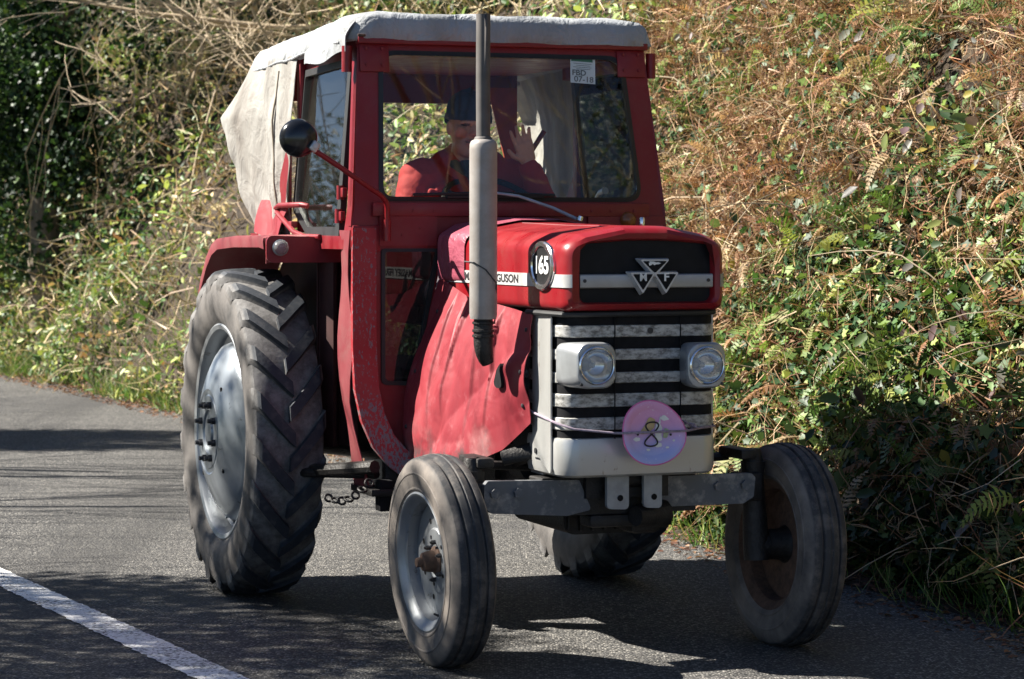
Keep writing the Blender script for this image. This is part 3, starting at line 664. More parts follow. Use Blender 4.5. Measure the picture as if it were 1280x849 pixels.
tree('bare_tree', 'young bare tree rising from the low hedge across the road, nearest of three', 'tree', W(-5.9, 7.9), 8.5, .07, 54, maxlev=3, spread=.35, minr=.008)
tree('bare_tree', 'young bare tree rising from the low hedge across the road, middle of three', 'tree', W(-6.1, 9.6), 9, .08, 55, maxlev=3, spread=.35, minr=.008)
tree('bare_tree', 'young bare tree rising from the low hedge across the road, farthest of three', 'tree', W(-6.0, 11.6), 8.5, .075, 56, maxlev=3, spread=.35, minr=.008)
tree('bare_tree', 'forked bare tree across the road farther along', 'tree', W(-8.8, 19), 8, .14, 52, maxlev=4, spread=.55, minr=.006, leaf=(9000, .08, GREENS, [2, 3, 2, 1, 1], .25))
tree('bare_tree', 'bare tree with a few leaves standing across the road', 'tree', W(-11, 12.2), 8, .13, 53, maxlev=3, spread=.5, minr=.006)
# trees on the bank behind the camera (they mirror in the windscreen)
tree('bare_tree', 'tall bare tree on the bank behind the viewpoint', 'tree', W(5.5, -11), 9, .16, 61, maxlev=4, spread=.55, minr=.008)
tree('bare_tree', 'broad bare tree on the bank near the viewpoint', 'tree', W(7.0, -7), 8, .15, 62, maxlev=4, spread=.6, minr=.008)
# ================================================================== THE TRACTOR
TR = empty('tractor', ORG, TH)
tag(TR, 'old red tractor with grey canvas cab roof driving along the road', 'tractor')
def XF(x): return lambda u, v, w: (w, u, v)        # prism helpers: polygon in (y,z), extruded along x
def YF(u, v, w): return (u, w, v)                  # polygon in (x,z), extruded along y
def ZF(u, v, w): return (u, v, w)                  # polygon in (x,y), extruded along z

# ---------- wheels
def make_front_wheel(x, outer, steer, camber):
    root = MB()
    # local X axis points outward
    rim = [(.262, .072), (.266, .078), (.258, .082), (.246, .076), (.236, .060), (.222, .052), (.218, .0), (.222, -.045), (.24, -.062), (.258, -.072), (.262, -.066)]
    root.lathe(rim, 56)
    disc = [(.218, .012), (.19, .018), (.17, .010), (.125, .012), (.118, .020), (.07, .022), (.062, .016), (.0, .016)]
    root.lathe(disc, 48); root.lathe([(.214, .004), (.12, .002), (.0, .004)], 32)
    for k in range(8):
        a = 2*PI*k/8
        root.m = 1; root.tube([(.013, .155*math.cos(a), .155*math.sin(a)), (.0125, .155*math.cos(a), .155*math.sin(a))], [.0001, .011], 10)
    for k in range(5):
        a = 2*PI*k/5+.3
        root.tube([(.02, .092*math.cos(a), .092*math.sin(a)), (.0225, .092*math.cos(a), .092*math.sin(a))], [.008, .008], 10)
    w = root.build('front_wheel', [MAT['wheel_silver'], MAT['matt_black']] if outer else [MAT['rust'], MAT['matt_black']], TR, 35)
    ty = MB()
    P = [(.256, .070), (.268, .081), (.272, .0825), (.274, .0850), (.279, .0855), (.281, .0835), (.300, .0860), (.330, .0885), (.332, .0905), (.337, .0905), (.339, .0880), (.362, .0835), (.380, .074), (.390, .066), (.394, .056), (.3965, .045), (.396, .041), (.386, .038), (.385, .032),
         (.3985, .028), (.401, .022), (.402, .006), (.398, .003), (.398, -.003)]
    P = P + [(r, -x_) for r, x_ in P[::-1]]
    ty.lathe(P, 96)
    # raised rings moulded in the sidewall
    o = ty.build('tyre', MAT['front_tyre'], w, 28)
    hb = MB(); hb.lathe([(.0, .098), (.016, .098), (.018, .094), (.019, .075), (.034, .072), (.038, .060), (.042, .030), (.055, .022), (.055, .0)], 20)
    hb.lathe([(.0, -.085), (.06, -.085), (.062, -.02), (.075, .0)], 20)
    hb.build('hub', MAT['rust'] if outer else MAT['grease'], w, 35)
    for k in range(6):
        a = 2*PI*k/6
        n_ = MB(); n_.tube([(.018, .072*math.cos(a), .072*math.sin(a)), (.036, .072*math.cos(a), .072*math.sin(a))], .0095, 6)
        n_.tube([(.036, .072*math.cos(a), .072*math.sin(a)), (.043, .072*math.cos(a), .072*math.sin(a))], .005, 8)
        n_.build('wheel_nut', MAT['bolt'], w, 30)
    if outer:
        v = MB(); v.tube([(.04, .02, -.222), (.07, .015, -.205)], [.006, .004], 8); v.build('valve', MAT['rubber'], w)
    s_ = 1 if x > 0 else -1
    w.location = (x, 0, .398)
    w.rotation_euler = Matrix.Rotation(R(steer), 4, 'Z').to_3x3().to_4x4().to_euler()
    base = Matrix.Rotation(R(0 if s_ > 0 else 180), 4, 'Z')
    cam_ = Matrix.Rotation(R(camber*s_), 4, 'Y')
    w.matrix_local = Matrix.Translation((x, 0, .396)) @ Matrix.Rotation(R(steer), 4, 'Z') @ cam_ @ base @ Matrix.Rotation(.4, 4, 'X')
    return w
make_front_wheel(-.715, True, 1.5, 2.5)
make_front_wheel(.725, False, 1.0, 2.0)

def make_rear_wheel(x, s_):
    w = MB()
    # rim: flanges, barrel
    w.lathe([(.485, .125), (.493, .132), (.480, .140), (.462, .134), (.452, .115), (.448, .06), (.425, .045), (.418, .0), (.42, -.06), (.45, -.09), (.46, -.12), (.48, -.135)], 72)
    # inner stepped ring carrying the disc
    w.lathe([(.425, -.005), (.40, -.012), (.395, -.03), (.36, -.04)], 64)
    o = w.build('rear_wheel', MAT['wheel_silver'], TR, 35)
    d = MB()
    d.lathe([(.405, .03), (.402, .075), (.390, .102), (.362, .124), (.31, .152), (.25, .176), (.192, .193), (.184, .188), (.168, .188), (.162, .192), (.10, .192), (.095, .183), (.06, .183), (.055, .193), (.0, .195)], 72)
    dd = d.build('wheel_disc', MAT['dome'], o, 30)
    for k in range(8):
        a = 2*PI*k/8+.2
        n_ = MB(); cy, cz = .128*math.cos(a), .128*math.sin(a)
        n_.tube([(.188, cy, cz), (.208, cy, cz)], .017, 6); n_.tube([(.208, cy, cz), (.224, cy, cz)], .010, 8)
        n_.build('wheel_nut', MAT['bolt'], dd, 30)
    for k in range(4):                                      # holes in the disc
        a = 2*PI*k/4+.55
        n_ = MB(); cy, cz = .255*math.cos(a), .255*math.sin(a)
        n_.tube([(.168, cy, cz), (.1765, cy, cz)], .010, 12); n_.build('bolt_hole', MAT['matt_black'], dd, 30)
    for k in range(6):                                      # clamps between disc and rim
        a = 2*PI*k/6+.15
        n_ = MB(); rot = Matrix.Rotation(a, 3, 'X')
        n_.box(rot @ Vector((.03, 0, .415)), (.05, .06, .045), rot, .006)
        n_.tube([rot @ Vector((.055, 0, .41)), rot @ Vector((.085, 0, .41))], .014, 6)
        n_.build('rim_clamp', MAT['wheel_silver'], o, 30)
    ty = MB()
    hw = .158
    P = [(.478, .128), (.495, .142), (.53, .158), (.575, .166), (.62, .164), (.655, .156), (.678, .146), (.690, .125), (.697, .09), (.701, .045), (.702, 0)]
    P = P + [(r, -x_) for r, x_ in P[-2::-1]]
    ty.lathe(P, 120)
    N = 21
    for k in range(N):
        for side in (1, -1):
            a0 = 2*PI*(k + (.5 if side < 0 else 0))/N
            secs = []
            for q in range(9):
                u = q/8.0
                # from the centre line out to the shoulder and down the sidewall
                xx = side*(-.010 + (.166)*min(u/.86, 1))
                ang = a0 - .27*min(u/.86, 1)**1.1
                rb = .690 if u < .75 else .690 - .05*((u-.75)/.25)
                rt = (.735-.012*u*u) if u < .72 else .729 - .066*((u-.72)/.28)**1.3
                if q == 8: xx = side*.160
                hw_ = (.029 + .008*u)/.7
                hb_ = (.038 + .010*u)/.7
                sec = []
                for (aa, rr) in ((-hb_, rb), (-hw_, rt), (hw_, rt), (hb_, rb)):
                    th = ang + aa
                    sec.append((xx, rr*math.cos(th), rr*math.sin(th)))
                secs.append(sec)
            ty.loft(secs)
    ty.build('tyre', MAT['rear_tyre'], o, 30)
    # local X points outward; the lugs' points lead when the wheel rolls forward
    o.matrix_local = Matrix.Translation((x, 2.15, .733)) @ (Matrix.Identity(4) if s_ > 0 else Matrix.Scale(-1, 4, (1, 0, 0))) @ Matrix.Rotation(.13, 4, 'X')
    return o
make_rear_wheel(-.89, -1); make_rear_wheel(.785, 1)

# ---------- chassis, engine, axle
m = MB(); m.box((0, .38, .83), (.40, .80, .52), bev=.03); m.box((-.02, .45, 1.12), (.34, .62, .2), bev=.03)
m.box((-.22, .3, .95), (.1, .35, .2), bev=.03); m.tube([(-.27, .55, .78), (-.27, .55, 1.0)], .05, 14); m.tube([(-.26, .2, .72), (-.26, .35, .72)], .06, 14)
m.build('engine', MAT['grease'], TR)
m = MB(); m.loft([[(x_, y_, z_) for x_, z_ in rrect(-.17, .17, .455, .62, .05)] for y_ in (.12, .16, .62, .68)])
for k in range(7): m.box((-.15+.05*k, .125, .54), (.014, .05, .14), bev=.004)
m.build('sump', MAT['grease'], TR)
m = MB(); m.loft([[(x_, y_, z_) for x_, z_ in rrect(-w_, w_, z0, z1, .05)] for y_, w_, z0, z1 in ((.75, .22, .5, 1.0), (1.5, .24, .5, 1.0), (1.8, .26, .45, 1.02), (2.4, .27, .42, 1.05), (2.5, .2, .5, 1.0))])
m.tube([(-.66, 2.15, .735), (-.3, 2.15, .735), (.3, 2.15, .735), (.62, 2.15, .735)], [.10, .15, .15, .10], 16)
m.build('gearbox', MAT['grease'], TR)
# front support casting and side rails
m = MB(); m.prism([(-.12, .62), (.22, .60), (.22, .74), (.05, .86), (-.12, .72)], -.17, .17, XF(0)); m.build('front_casting', MAT['grease'], TR)
m = MB(); m.prism([(.0, .705), (.13, .705), (.13, .95), (.04, .95), (.0, .88)], -.30, -.288, XF(0))
m.prism([(-.12, .84), (.0, .705), (.0, .95), (-.10, .95)], -.302, -.29, XF(0))
for z_ in (.73, .83, .92): m.tube([(-.31, .05, z_), (-.299, .05, z_)], .008, 8)
m.build('side_bracket', MAT['bracket_grey'], TR)
# axle beam: two outer arms bolted to a dark middle
m = MB(); m.prism(rpoly([(-.34, .555), (.30, .555), (.30, .70), (-.34, .70)], .01), -.090, .05, YF); m.build('axle_centre', MAT['grease'], TR)
ax = MB(); ax.prism(rpoly([(-.575, .600), (-.545, .575), (-.24, .555), (-.14, .575), (-.19, .69), (-.56, .698), (-.575, .68)], .012), -.098, -.062, YF)
ax = ax.build('axle_arm', MAT['axle_grey'], TR)
for x_ in (-.535, -.44): MB().tube([(x_, -.115, .65), (x_, -.098, .65)], .02, 6).build('bolt', MAT['axle_grey'], ax, 30)
ax = MB(); ax.prism(rpoly([(.12, .575), (.50, .575), (.545, .60), (.552, .675), (.535, .692), (.14, .692)], .012), -.098, -.062, YF)
ax = ax.build('axle_arm', MAT['axle_grey'], TR)
for x_ in (.39, .505): MB().tube([(x_, -.115, .648), (x_, -.098, .648)], .02, 6).build('bolt', MAT['axle_grey'], ax, 30)
for s_, x0 in ((-1, -.60), (1, .60)):
    m = MB(); m.tube([(x0, -.01, .34), (x0, -.005, .40), (x0-.012*s_, 0, .66), (x0-.012*s_, 0, .73)], [.05, .052, .042, .05], 14)
    m.tube([(x0-.012*s_, 0, .72), (x0-.012*s_, 0, .78)], [.045, .03], 12)
    m.tube([(x0, 0, .395), (x0+.07*s_, 0, .397)], .055, 14)
    m.box((x0-.05*s_, .06, .76), (.07, .22, .04), bev=.01); m.box((x0-.05*s_, -.02, .635), (.10, .1, .11), bev=.012)
    m.build('spindle', MAT['grease'], TR)
m = MB(); m.tube([(-.55, .15, .74), (.0, .22, .70), (.55, .15, .74)], .018, 8); m.build('track_rod', MAT['grease'], TR)
m = MB(); m.tube([(-.42, .12, .76), (-.30, .05, .80), (-.36, .2, .74)], [.03, .035, .03], 10); m.build('steering_joint', MAT['grease'], TR)
# tow bracket and the lump of the axle pivot under it
m = MB()
for x0, x1 in ((-.112, -.022), (.04, .115)):
    m.prism(rpoly([(x0, .585), (x1, .58), (x1+(0 if x0 > 0 else 0), .66), (x1, .715), (x0, .715)], [.02, .02, .01, .004, .004]), -.185, -.165, YF)
m.build('tow_bracket', MAT['bracket_grey'], TR)
for x0 in (-.058, .082): MB().tube([(x0, -.1875, .625), (x0, -.186, .625)], .012, 12).build('bracket_hole', MAT['matt_black'], TR)
m = MB(); m.tube([(-.06, -.11, .69), (.10, -.11, .69)], .035, 12); m.tube([(.02, -.15, .55), (.16, -.10, .55)], [.04, .055], 10)
m.box((.1, .0, .52), (.14, .16, .10), bev=.03); m.box((-.02, -.05, .53), (.26, .12, .05), bev=.015); m.build('axle_pivot', MAT['grease'], TR)

# ---------- bonnet
def hood(inset, y, nb=6, w=.330, z0=1.337, zs=1.585, zt=1.658):
    """closed section of the bonnet, gabled top"""
    w -= inset; z0 += inset; k = 1-inset/.33
    pts = [(-w, z0), (w, z0), (w, zs-inset*.4), (.255*k, 1.628-inset), (.09*k, zt-inset), (-.09*k, zt-inset), (-.255*k, 1.628-inset), (-w, zs-inset*.4)]
    return [(x_, y, z_) for x_, z_ in rpoly(pts, [.035, .035, .06, .05, .06, .06, .05, .06], nb)]
def front_hole(y, g=0):
    pts = [(-.268+g, 1.367+g), (.280-g, 1.367+g), (.280-g, 1.50), (.278-g, 1.592-g), (.08, 1.606-g), (-.07, 1.606-g), (-.266+g, 1.592-g), (-.268+g, 1.50)]
    return [(x_, y, z_) for x_, z_ in rpoly(pts, [.035, .035, .01, .035, .1, .1, .035, .01], 6)]
m = MB()
rg = []
for y_, dz in ((1.02, .02), (.6, .010), (.2, .003), (-.24, 0)): rg.append([(a, b, c_ + dz*(c_ > 1.5)) for a, b, c_ in hood(0, y_)])
rg += [hood(.004, -.272), hood(.014, -.296), hood(.028, -.306), front_hole(-.300, -.004), front_hole(-.292), front_hole(-.268, .004)]
m.loft(rg, True, False)
# crease line along the flank and the lid seam on the top
BON = m.build('bonnet', MAT['red'], TR, 32)
m = MB(); m.loft([front_hole(-.27, .001), front_hole(-.262, .001)]); m.build('nose_panel', MAT['black'], BON, 30)
m = MB(); m.tube([(-.10, -.10, 1.656), (-.10, .25, 1.659), (-.10, .75, 1.670)], .003, 6); m.build('lid_seam', MAT['red_dusty'], BON, 30)
# silver trim: bar across the nose and strips on the flanks
m = MB(); m.loft([[(x_, y_, z_) for y_, z_ in rrect(-.296, -.266, 1.424, 1.477, .008, 3)] for x_ in (-.266, .277)])
bar = m.build('nose_bar', MAT['silver'], BON, 30)
for x_ in (-.248, .258): MB().tube([(x_, -.2985, 1.452), (x_, -.296, 1.452)], .007, 10).build('screw', MAT['bolt'], bar)
for s_ in (-1, 1):
    m = MB(); m.prism(rpoly([(-.243, 1.427), (1.0, 1.425), (1.0, 1.476), (-.243, 1.476)], .003, 2), s_*.329, s_*.334, XF(0))
    # the strip runs round the rounded corner on to the nose
    m.loft([[(s_*a, b, z_) for a, b in ((.331-o_, -.243), (.3275-o_, -.272), (.318-o_, -.298), (.300-o_, -.309), (.30-o_, -.303), (.312-o_, -.292), (.320-o_, -.27), (.324-o_, -.243))] for o_, z_ in ((-.003, 1.427), (-.003, 1.476))])
    m.build('trim_strip', simple('bright_trim', (.50, .50, .49), .4, .1) if s_ < 0 else MAT['silver'], BON, 40)
text_obj('flank_lettering', 'MASSEY FERGUSON', .044, MAT['ink'], on_flank(-.3342, .49, 1.4505), BON, .0008, 1.62, .0012)
# round number badge
m = MB(); m.tube([(-.329, -.082, 1.506), (-.342, -.082, 1.506)], .001, 3)
def badge(parts, x_, y_, z_, ry, rz, s_):
    ring = MB(); rr = []
    for k, (f_, d) in enumerate(((1.0, 0), (1.0, .010), (.95, .015), (.80, .015), (.76, .010), (.76, 0))):
        rr.append([(x_ + s_*d, y_ + ry*f_*math.cos(2*PI*j/48), z_ + rz*f_*math.sin(2*PI*j/48)) for j in range(48)])
    ring.loft(rr, False, False); r_ = ring.build('number_badge', MAT['chrome'], BON, 40)
    f_ = MB(); f_.loft([[(x_ + s_*d, y_ + ry*.775*math.cos(2*PI*j/48), z_ + rz*.775*math.sin(2*PI*j/48)) for j in range(48)] for d in (0, .0095)])
    f_.build('badge_face', MAT['matt_black'], r_, 40)
    return r_
bd = badge(None, -.3295, -.085, 1.506, .125, .094, -1)
text_obj('badge_number', '165', .092, MAT['white'], on_flank(-.3405, -.085, 1.506), bd, .001, 1.15, .0025)
# triangular emblem
def tri(cx, top, w, h, k=0):
    return [(cx-w/2+k*1.7, top-k), (cx+w/2-k*1.7, top-k), (cx, top-h+k*2.1)]
ex, ez = .024, 1.532
EM = MB()
T3 = [(ex+.002, ez, .122, .066), (ex-.047, ez-.049, .104, .080), (ex+.047, ez-.049, .104, .080)]
for q, (cx, tp, w_, h_) in enumerate(T3):
    big = rpoly(tri(cx, tp, w_, h_), .004, 3)
    EM.loft([[(x_*1.0, -.292, z_) for x_, z_ in [(cx+(a-cx)*1.18, tp-.028+(b-tp+.028)*1.16) for a, b in big]], [(a, -.322-.001*q, b) for a, b in big]])
em = EM.build('emblem', simple('emblem_metal', (.55, .56, .57), .35, .4, var=.1), BON, 30)
EB = MB()
for q, (cx, tp, w_, h_) in enumerate(T3): EB.loft([[(a, y_, b) for a, b in rpoly(tri(cx, tp, w_, h_, .0065), .003, 3)] for y_ in (-.318, -.3235-.001*q)])
EB.build('emblem_field', MAT['matt_black'], em, 30)
text_obj('emblem_letter', 'M', .043, MAT['white'], on_front(ex-.047, -.3258, ez-.068), em, .001, .95, .0006)
text_obj('emblem_letter', 'F', .043, MAT['white'], on_front(ex+.047, -.3268, ez-.068), em, .001, 1.1, .0012)
LG = MB(); LG.prism([(-.030, -.010), (-.022, -.008), (-.012, -.002), (-.004, -.009), (.004, -.004), (.016, -.004), (.030, .001), (.016, .006), (.004, .005), (-.006, .009), (-.030, .010), (-.027, .004), (-.033, .003)], -.3255, -.3235, lambda u, v, w: (ex+.002+u*.8, w, ez-.0155+v*.8))
LG.build('emblem_figure', MAT['white'], em, 30)

# ---------- grille
def usec(k, z):       # rounded U around the radiator: k = offset outwards
    w = .315+k; pts = []
    for x_, y_ in ((-w, .10), (-w, -.175)): pts.append((x_, y_, z))
    for j in range(1, 9): a = R(180+90*j/8); pts.append((-w+.075+.075*math.cos(a), -.175+(.075+k)*math.sin(a), z))
    for j in range(0, 9): a = R(270+90*j/8); pts.append((w-.075+.075*math.cos(a), -.175+(.075+k)*math.sin(a), z))
    pts += [(w, .10, z)]
    return pts
def band(mb, k, z0, z1, b=.003):
    o0, o1, o2, o3 = usec(k-b, z0), usec(k, z0+b), usec(k, z1-b), usec(k-b, z1)
    mb.loft([o0, o1, o2, o3])
m = MB(); band(m, 0, .80, 1.335); GR = m.build('grille', MAT['matt_black'], TR, 35)
for z0, z1 in ((1.239, 1.284), (1.153, 1.194), (1.066, 1.107), (.977, 1.027), (.891, .938)):
    m = MB(); band(m, .006, z0, z1); m.build('grille_bar', MAT['grille_silver'], GR, 35)
for x_ in (-.110, .160): MB().box((x_, -.2555, 1.09), (.004, .006, .475)).build('panel_joint', MAT['matt_black'], GR)
m = MB(); z_ = 1.262; m.tube([(.035, -.259, z_), (.035, -.2565, z_)], .012, 14); m.build('grille_screw', MAT['bolt'], GR)
m = MB(); rg = [usec(-.002, .862), usec(.008, .858), usec(.012, .84), usec(.012, .745), usec(.006, .722), usec(-.012, .712)]
m.loft(rg); lp = m.build('lower_panel', MAT['panel_silver'], GR, 40)
for s_ in (-1, 1):
    m = MB(); m.prism(rpoly([(-.17, .72), (-.055, .775), (.02, .775), (.02, 1.325), (-.17, 1.325)], .012), s_*.3295, s_*.336, XF(0))
    st_ = m.build('side_trim', MAT['panel_silver'], GR, 30)
MB().tube([(-.336, -.02, .80), (-.341, -.02, .80)], .011, 12).build('screw', MAT['bolt'], GR)
m = MB(); m.tube([(-.345, .05, 1.328), (-.338, -.16, 1.327), (-.31, -.235, 1.326), (-.25, -.262, 1.326), (.25, -.262, 1.328), (.31, -.235, 1.329)], .011, 8); m.build('bonnet_seal', MAT['rubber'], TR)
# headlamps
MAT['reflector'] = simple('lamp_reflector', (.80, .81, .82), .14, .9, var=.1)
t = NT('fluted_glass'); tr = t.add('ShaderNodeBsdfTransparent'); tr.inputs[0].default_value = (.93, .94, .94, 1)
t.set(col=(.55, .56, .57), rough=.18, spec=.6); t.bump(t.noise(40, 2, stretch=(1.6, 1, .10)), .5, .006)
mx = t.add('ShaderNodeMixShader'); mx.inputs[0].default_value = .32; t.link(tr.outputs[0], mx.inputs[1]); t.link(t.b.outputs[0], mx.inputs[2]); t.link(mx.outputs[0], t.o.inputs[0]); MAT['lamp'] = t.m
def headlight(cx, cz, s_):
    h = MB(); rings = []
    def sq(y_, wx, wz, r_, dx=0): return [(cx+dx+u, y_, cz+v) for u, v in rrect(-wx, wx, -wz, wz, r_, 5)]
    d = s_*.022
    rings = [sq(-.215, .082, .080, .03, d), sq(-.27, .083, .084, .035, d*.8), sq(-.33, .082, .086, .045, d*.25), sq(-.352, .080, .086, .05), sq(-.362, .076, .082, .05), sq(-.364, .073, .079, .05)]
    hole = [(cx+.068*math.cos(R(225)+2*PI*(j+.0)/24), -.362, cz+.068*math.sin(R(225)+2*PI*(j+.0)/24)) for j in range(24)]
    rings += [hole, [(cx+(a-cx)*.97, -.345, cz+(c_-cz)*.97) for a, b, c_ in hole], [(cx+(a-cx)*.9, -.29, cz+(c_-cz)*.9) for a, b, c_ in hole]]
    h.loft(rings, True, True); hl = h.build('headlight', MAT['silver'], TR, 35)
    rm = MB(); rm.lathe([(.070, .0), (.072, .006), (.0675, .010), (.064, .008)], 40, Matrix.Translation((cx, -.361, cz)) @ Matrix.Rotation(R(-90), 4, 'Z'))
    rm.build('lamp_rim', MAT['chrome'], hl, 40)
    rf = MB(); rf.lathe([(.0655, .0), (.060, -.016), (.048, -.034), (.032, -.046), (.014, -.052), (.0, -.053)], 40, Matrix.Translation((cx, -.357, cz)) @ Matrix.Rotation(R(-90), 4, 'Z'))
    rf.build('reflector', MAT['reflector'], hl, 60)
    MB().tube([(cx, -.306, cz), (cx, -.322, cz), (cx, -.334, cz)], [.008, .011, .006], 12).build('bulb', MAT['white'], hl)
    ln = MB(); ln.lathe([(.065, .0), (.062, .008), (.048, .016), (.027, .021), (.0, .0225)], 40, Matrix.Translation((cx, -.357, cz)) @ Matrix.Rotation(R(-90), 4, 'Z'))
    ln.build('lens', MAT['lamp'], hl, 60)
    MB().tube([(cx+.062*s_*-1*-1, -.367, cz-.07), (cx+.062*s_, -.362, cz-.07)], .006, 8).build('screw', MAT['bolt'], hl)
headlight(-.227, 1.139, -1); headlight(.222, 1.132, 1)

# ---------- exhaust
EX, EY = -.5, .12
m = MB(); m.tube([(EX, EY, 1.30), (EX, EY, 1.315), (EX, EY, 1.95), (EX, EY, 1.972), (EX, EY, 1.984), (EX, EY, 1.992)], [.05, .0535, .0535, .0525, .047, .032], 32)
ext = m.build('exhaust', MAT['exhaust'], TR, 40)
m = MB(); o_ = [(EX, EY, 1.985), (EX-.001, EY, 2.2), (EX, EY, 2.472)]
m.tube(o_, .0275, 24, False); m.tube(o_[::-1], .024, 24, False); m.lathe([(.0275, 0), (.024, 0)], 24, Matrix.Translation((EX, EY, 2.472)) @ Matrix.Rotation(R(-90), 4, 'Y'))
m.lathe([(.034, .0), (.036, .004), (.034, .012), (.03, .016)], 24, Matrix.Translation((EX, EY, 1.985)) @ Matrix.Rotation(R(-90), 4, 'Y'))
m.build('exhaust_stack', MAT['exhaust_pipe'], ext, 40)
m = MB(); m.tube([(EX, EY, 1.315), (EX, EY, 1.28), (EX, EY, 1.22), (EX, EY, 1.20), (EX+.002, EY, 1.185), (EX+.006, EY+.001, 1.165), (EX+.012, EY+.002, 1.145), (EX+.020, EY+.003, 1.128)], [.036, .038, .038, .037, .036, .034, .030, .024], 20)
for z_ in (1.285, 1.255, 1.235): m.lathe([(.039, -.006), (.043, -.004), (.043, .004), (.039, .006)], 24, Matrix.Translation((EX, EY, z_)) @ Matrix.Rotation(R(-90), 4, 'Y'))
m.build('exhaust_elbow', MAT['grease'], ext, 40)
m = MB(); m.tube([(EX-.060, EY+.05, 1.52), (EX-.050, EY-.03, 1.518), (EX-.01, EY-.058, 1.49), (EX+.035, EY-.05, 1.44), (EX+.045, EY-.02, 1.38), (EX+.05, EY+.01, 1.28)], .003, 6)
m.build('exhaust_wire', MAT['bolt'], ext)

# ---------- the red vinyl sheet down the engine side, and the faded apron at the scuttle
def lerp(a, b, t_): return [a[i]*(1-t_)+b[i]*t_ for i in range(3)]
top_ = [(-.335, 1.115, 1.44), (-.343, .85, 1.392), (-.346, .70, 1.362), (-.347, .40, 1.350), (-.349, .18, 1.335), (-.352, -.02, 1.318)]
bot_ = [(-.502, 1.11, .69), (-.508, .85, .70), (-.50, .62, .705), (-.47, .36, .722), (-.415, .16, .79), (-.362, -.02, .905)]
def curve(P, t_):
    x_ = t_*(len(P)-1); i = min(int(x_), len(P)-2); return lerp(P[i], P[i+1], x_-i)
NU, NV = 220, 90; grid = []
ridge = [(.27, 1.0), (.47, .8), (.63, 1.3)]
for iu in range(NU+1):
    u = iu/NU; a = curve(top_, u); b = curve(bot_, u); row = []
    for iv in range(NV+1):
        v = iv/NV; p = lerp(a, b, v)
        bulge = .030*math.sin(PI*v)*(.6+.8*float(vn(u*3.1, 4.2)))
        w_ = 0
        for c0, am, sl, ln in ((.20, .7, .02, .9), (.42, 1.0, -.10, .72), (.57, .8, -.03, .95), (.70, 1.3, -.02, .8), (.35, .5, .10, .5)):
            cc = c0 + sl*v + .006*math.sin(9*v+c0*30)
            dcy = max(0, 1-v/ln)**.6*min(1, v*8)
            w_ += am*.022*dcy*(math.exp(-(cc-u)/.05) if u < cc else math.exp(-(u-cc)/.004))
        # crumple: flat facets meeting in creases
        for k_, (fa, fb, am) in enumerate(((3.1, 2.3, .030), (6.3, -4.1, .014), (-5.2, 7.7, .010))):
            w_ += am*(abs(float(vn(u*fa+v*1.7+k_*5, v*fb*.6+u*1.1+k_*3+9, 2.2+k_))-.5)*2-.4)*min(1, v*4)
        w_ += .022*math.exp(-(((u-.86)*.8+(v-.42))/.10)**2)*math.sin(PI*min(1, max(0, (u-.68)/.32)))*.9
        row.append((p[0]-bulge-w_, p[1], p[2]))
    grid.append(row)
m = MB(); m.sheet(grid, .003); SH = m.build('side_sheet', MAT['vinyl'], TR, 80)
def on_sheet(y_, z_):
    b_ = min((p for r_ in grid for p in r_), key=lambda p: (p[1]-y_)**2+(p[2]-z_)**2); return b_[0]
m = MB(); so_ = rpoly([(.13, 1.03), (.185, 1.03), (.19, 1.125), (.135, 1.125)], .026); m.loft([[(on_sheet(a, b)-d_, a, b) for a, b in so_] for d_ in (.0, .014)]); m.build('pipe_slot', MAT['matt_black'], SH)
for y_, z_ in ((1.02, 1.30), (1.05, 1.05), (1.06, .82), (.62, 1.30), (.02, 1.26), (.01, 1.10), (.02, .97)):
    xs_ = on_sheet(y_, z_); MB().tube([(xs_+.002, y_, z_), (xs_-.005, y_, z_), (xs_-.007, y_, z_)], [.009, .008, .003], 10).build('rivet', MAT['bolt'], SH)
grid = [[(x_*-1, y_, z_) for x_, y_, z_ in r_[::8]] for r_ in grid[::8]]
m = MB(); m.sheet(grid, .003); m.build('side_sheet', MAT['vinyl'], TR, 80)
rg = []
for y_, off, cr in ((.80, .006, .2), (.83, .012, .6), (.90, .012, 1), (.97, .016, 1), (1.04, .014, 1), (1.10, .020, .6)):
    h = hood(0, y_); n_ = len(h); r2 = []
    for j, (a, b, c_) in enumerate(h):
        wv = .010*cr*(float(fbm(j*.35, y_*14, 1.7))-.4)
        k = 1+(off+wv)/.33
        r2.append((a*k, b + .02*(float(vn(j*.5, 9.2))-.5)*(1 if y_ < .85 else .3), (c_ + off*.8 + wv + .02) if c_ > 1.5 else c_+.085))
    rg.append(r2)
m = MB(); m.loft(rg, False, False); m.build('scuttle_apron', MAT['shroud'], TR, 60)

# ---------- cab
def yw(z): return 1.14 + max(0, z-1.74)*.155          # lean of the windscreen
def hx(z): return .722 - max(0, z-1.64)*.080          # half width of the cab front
CAB = MB()
def ringpts(c4, r4, yoff=0, n=6): return [(a, yw(b)+yoff, b) for a, b in rpoly(c4, r4, n)]
out4 = [(-hx(1.655), 1.655), (hx(1.655), 1.655), (hx(2.44), 2.44), (-hx(2.44), 2.44)]
in4 = [(-.588, 1.772), (.600, 1.772), (.548, 2.395), (-.560, 2.395)]
rin = [.05, .07, .085, .075]
CAB.loft([ringpts(out4, .004, 0), ringpts(in4, rin, 0), ringpts(in4, rin, .035), ringpts(out4, .004, .035), ringpts(out4, .004, 0)], False, False)
FR = CAB.build('windscreen_frame', MAT['red_cab'], TR, 30)
m = MB(); c4 = [(-.578, 1.782), (.590, 1.782), (.538, 2.385), (-.550, 2.385)]
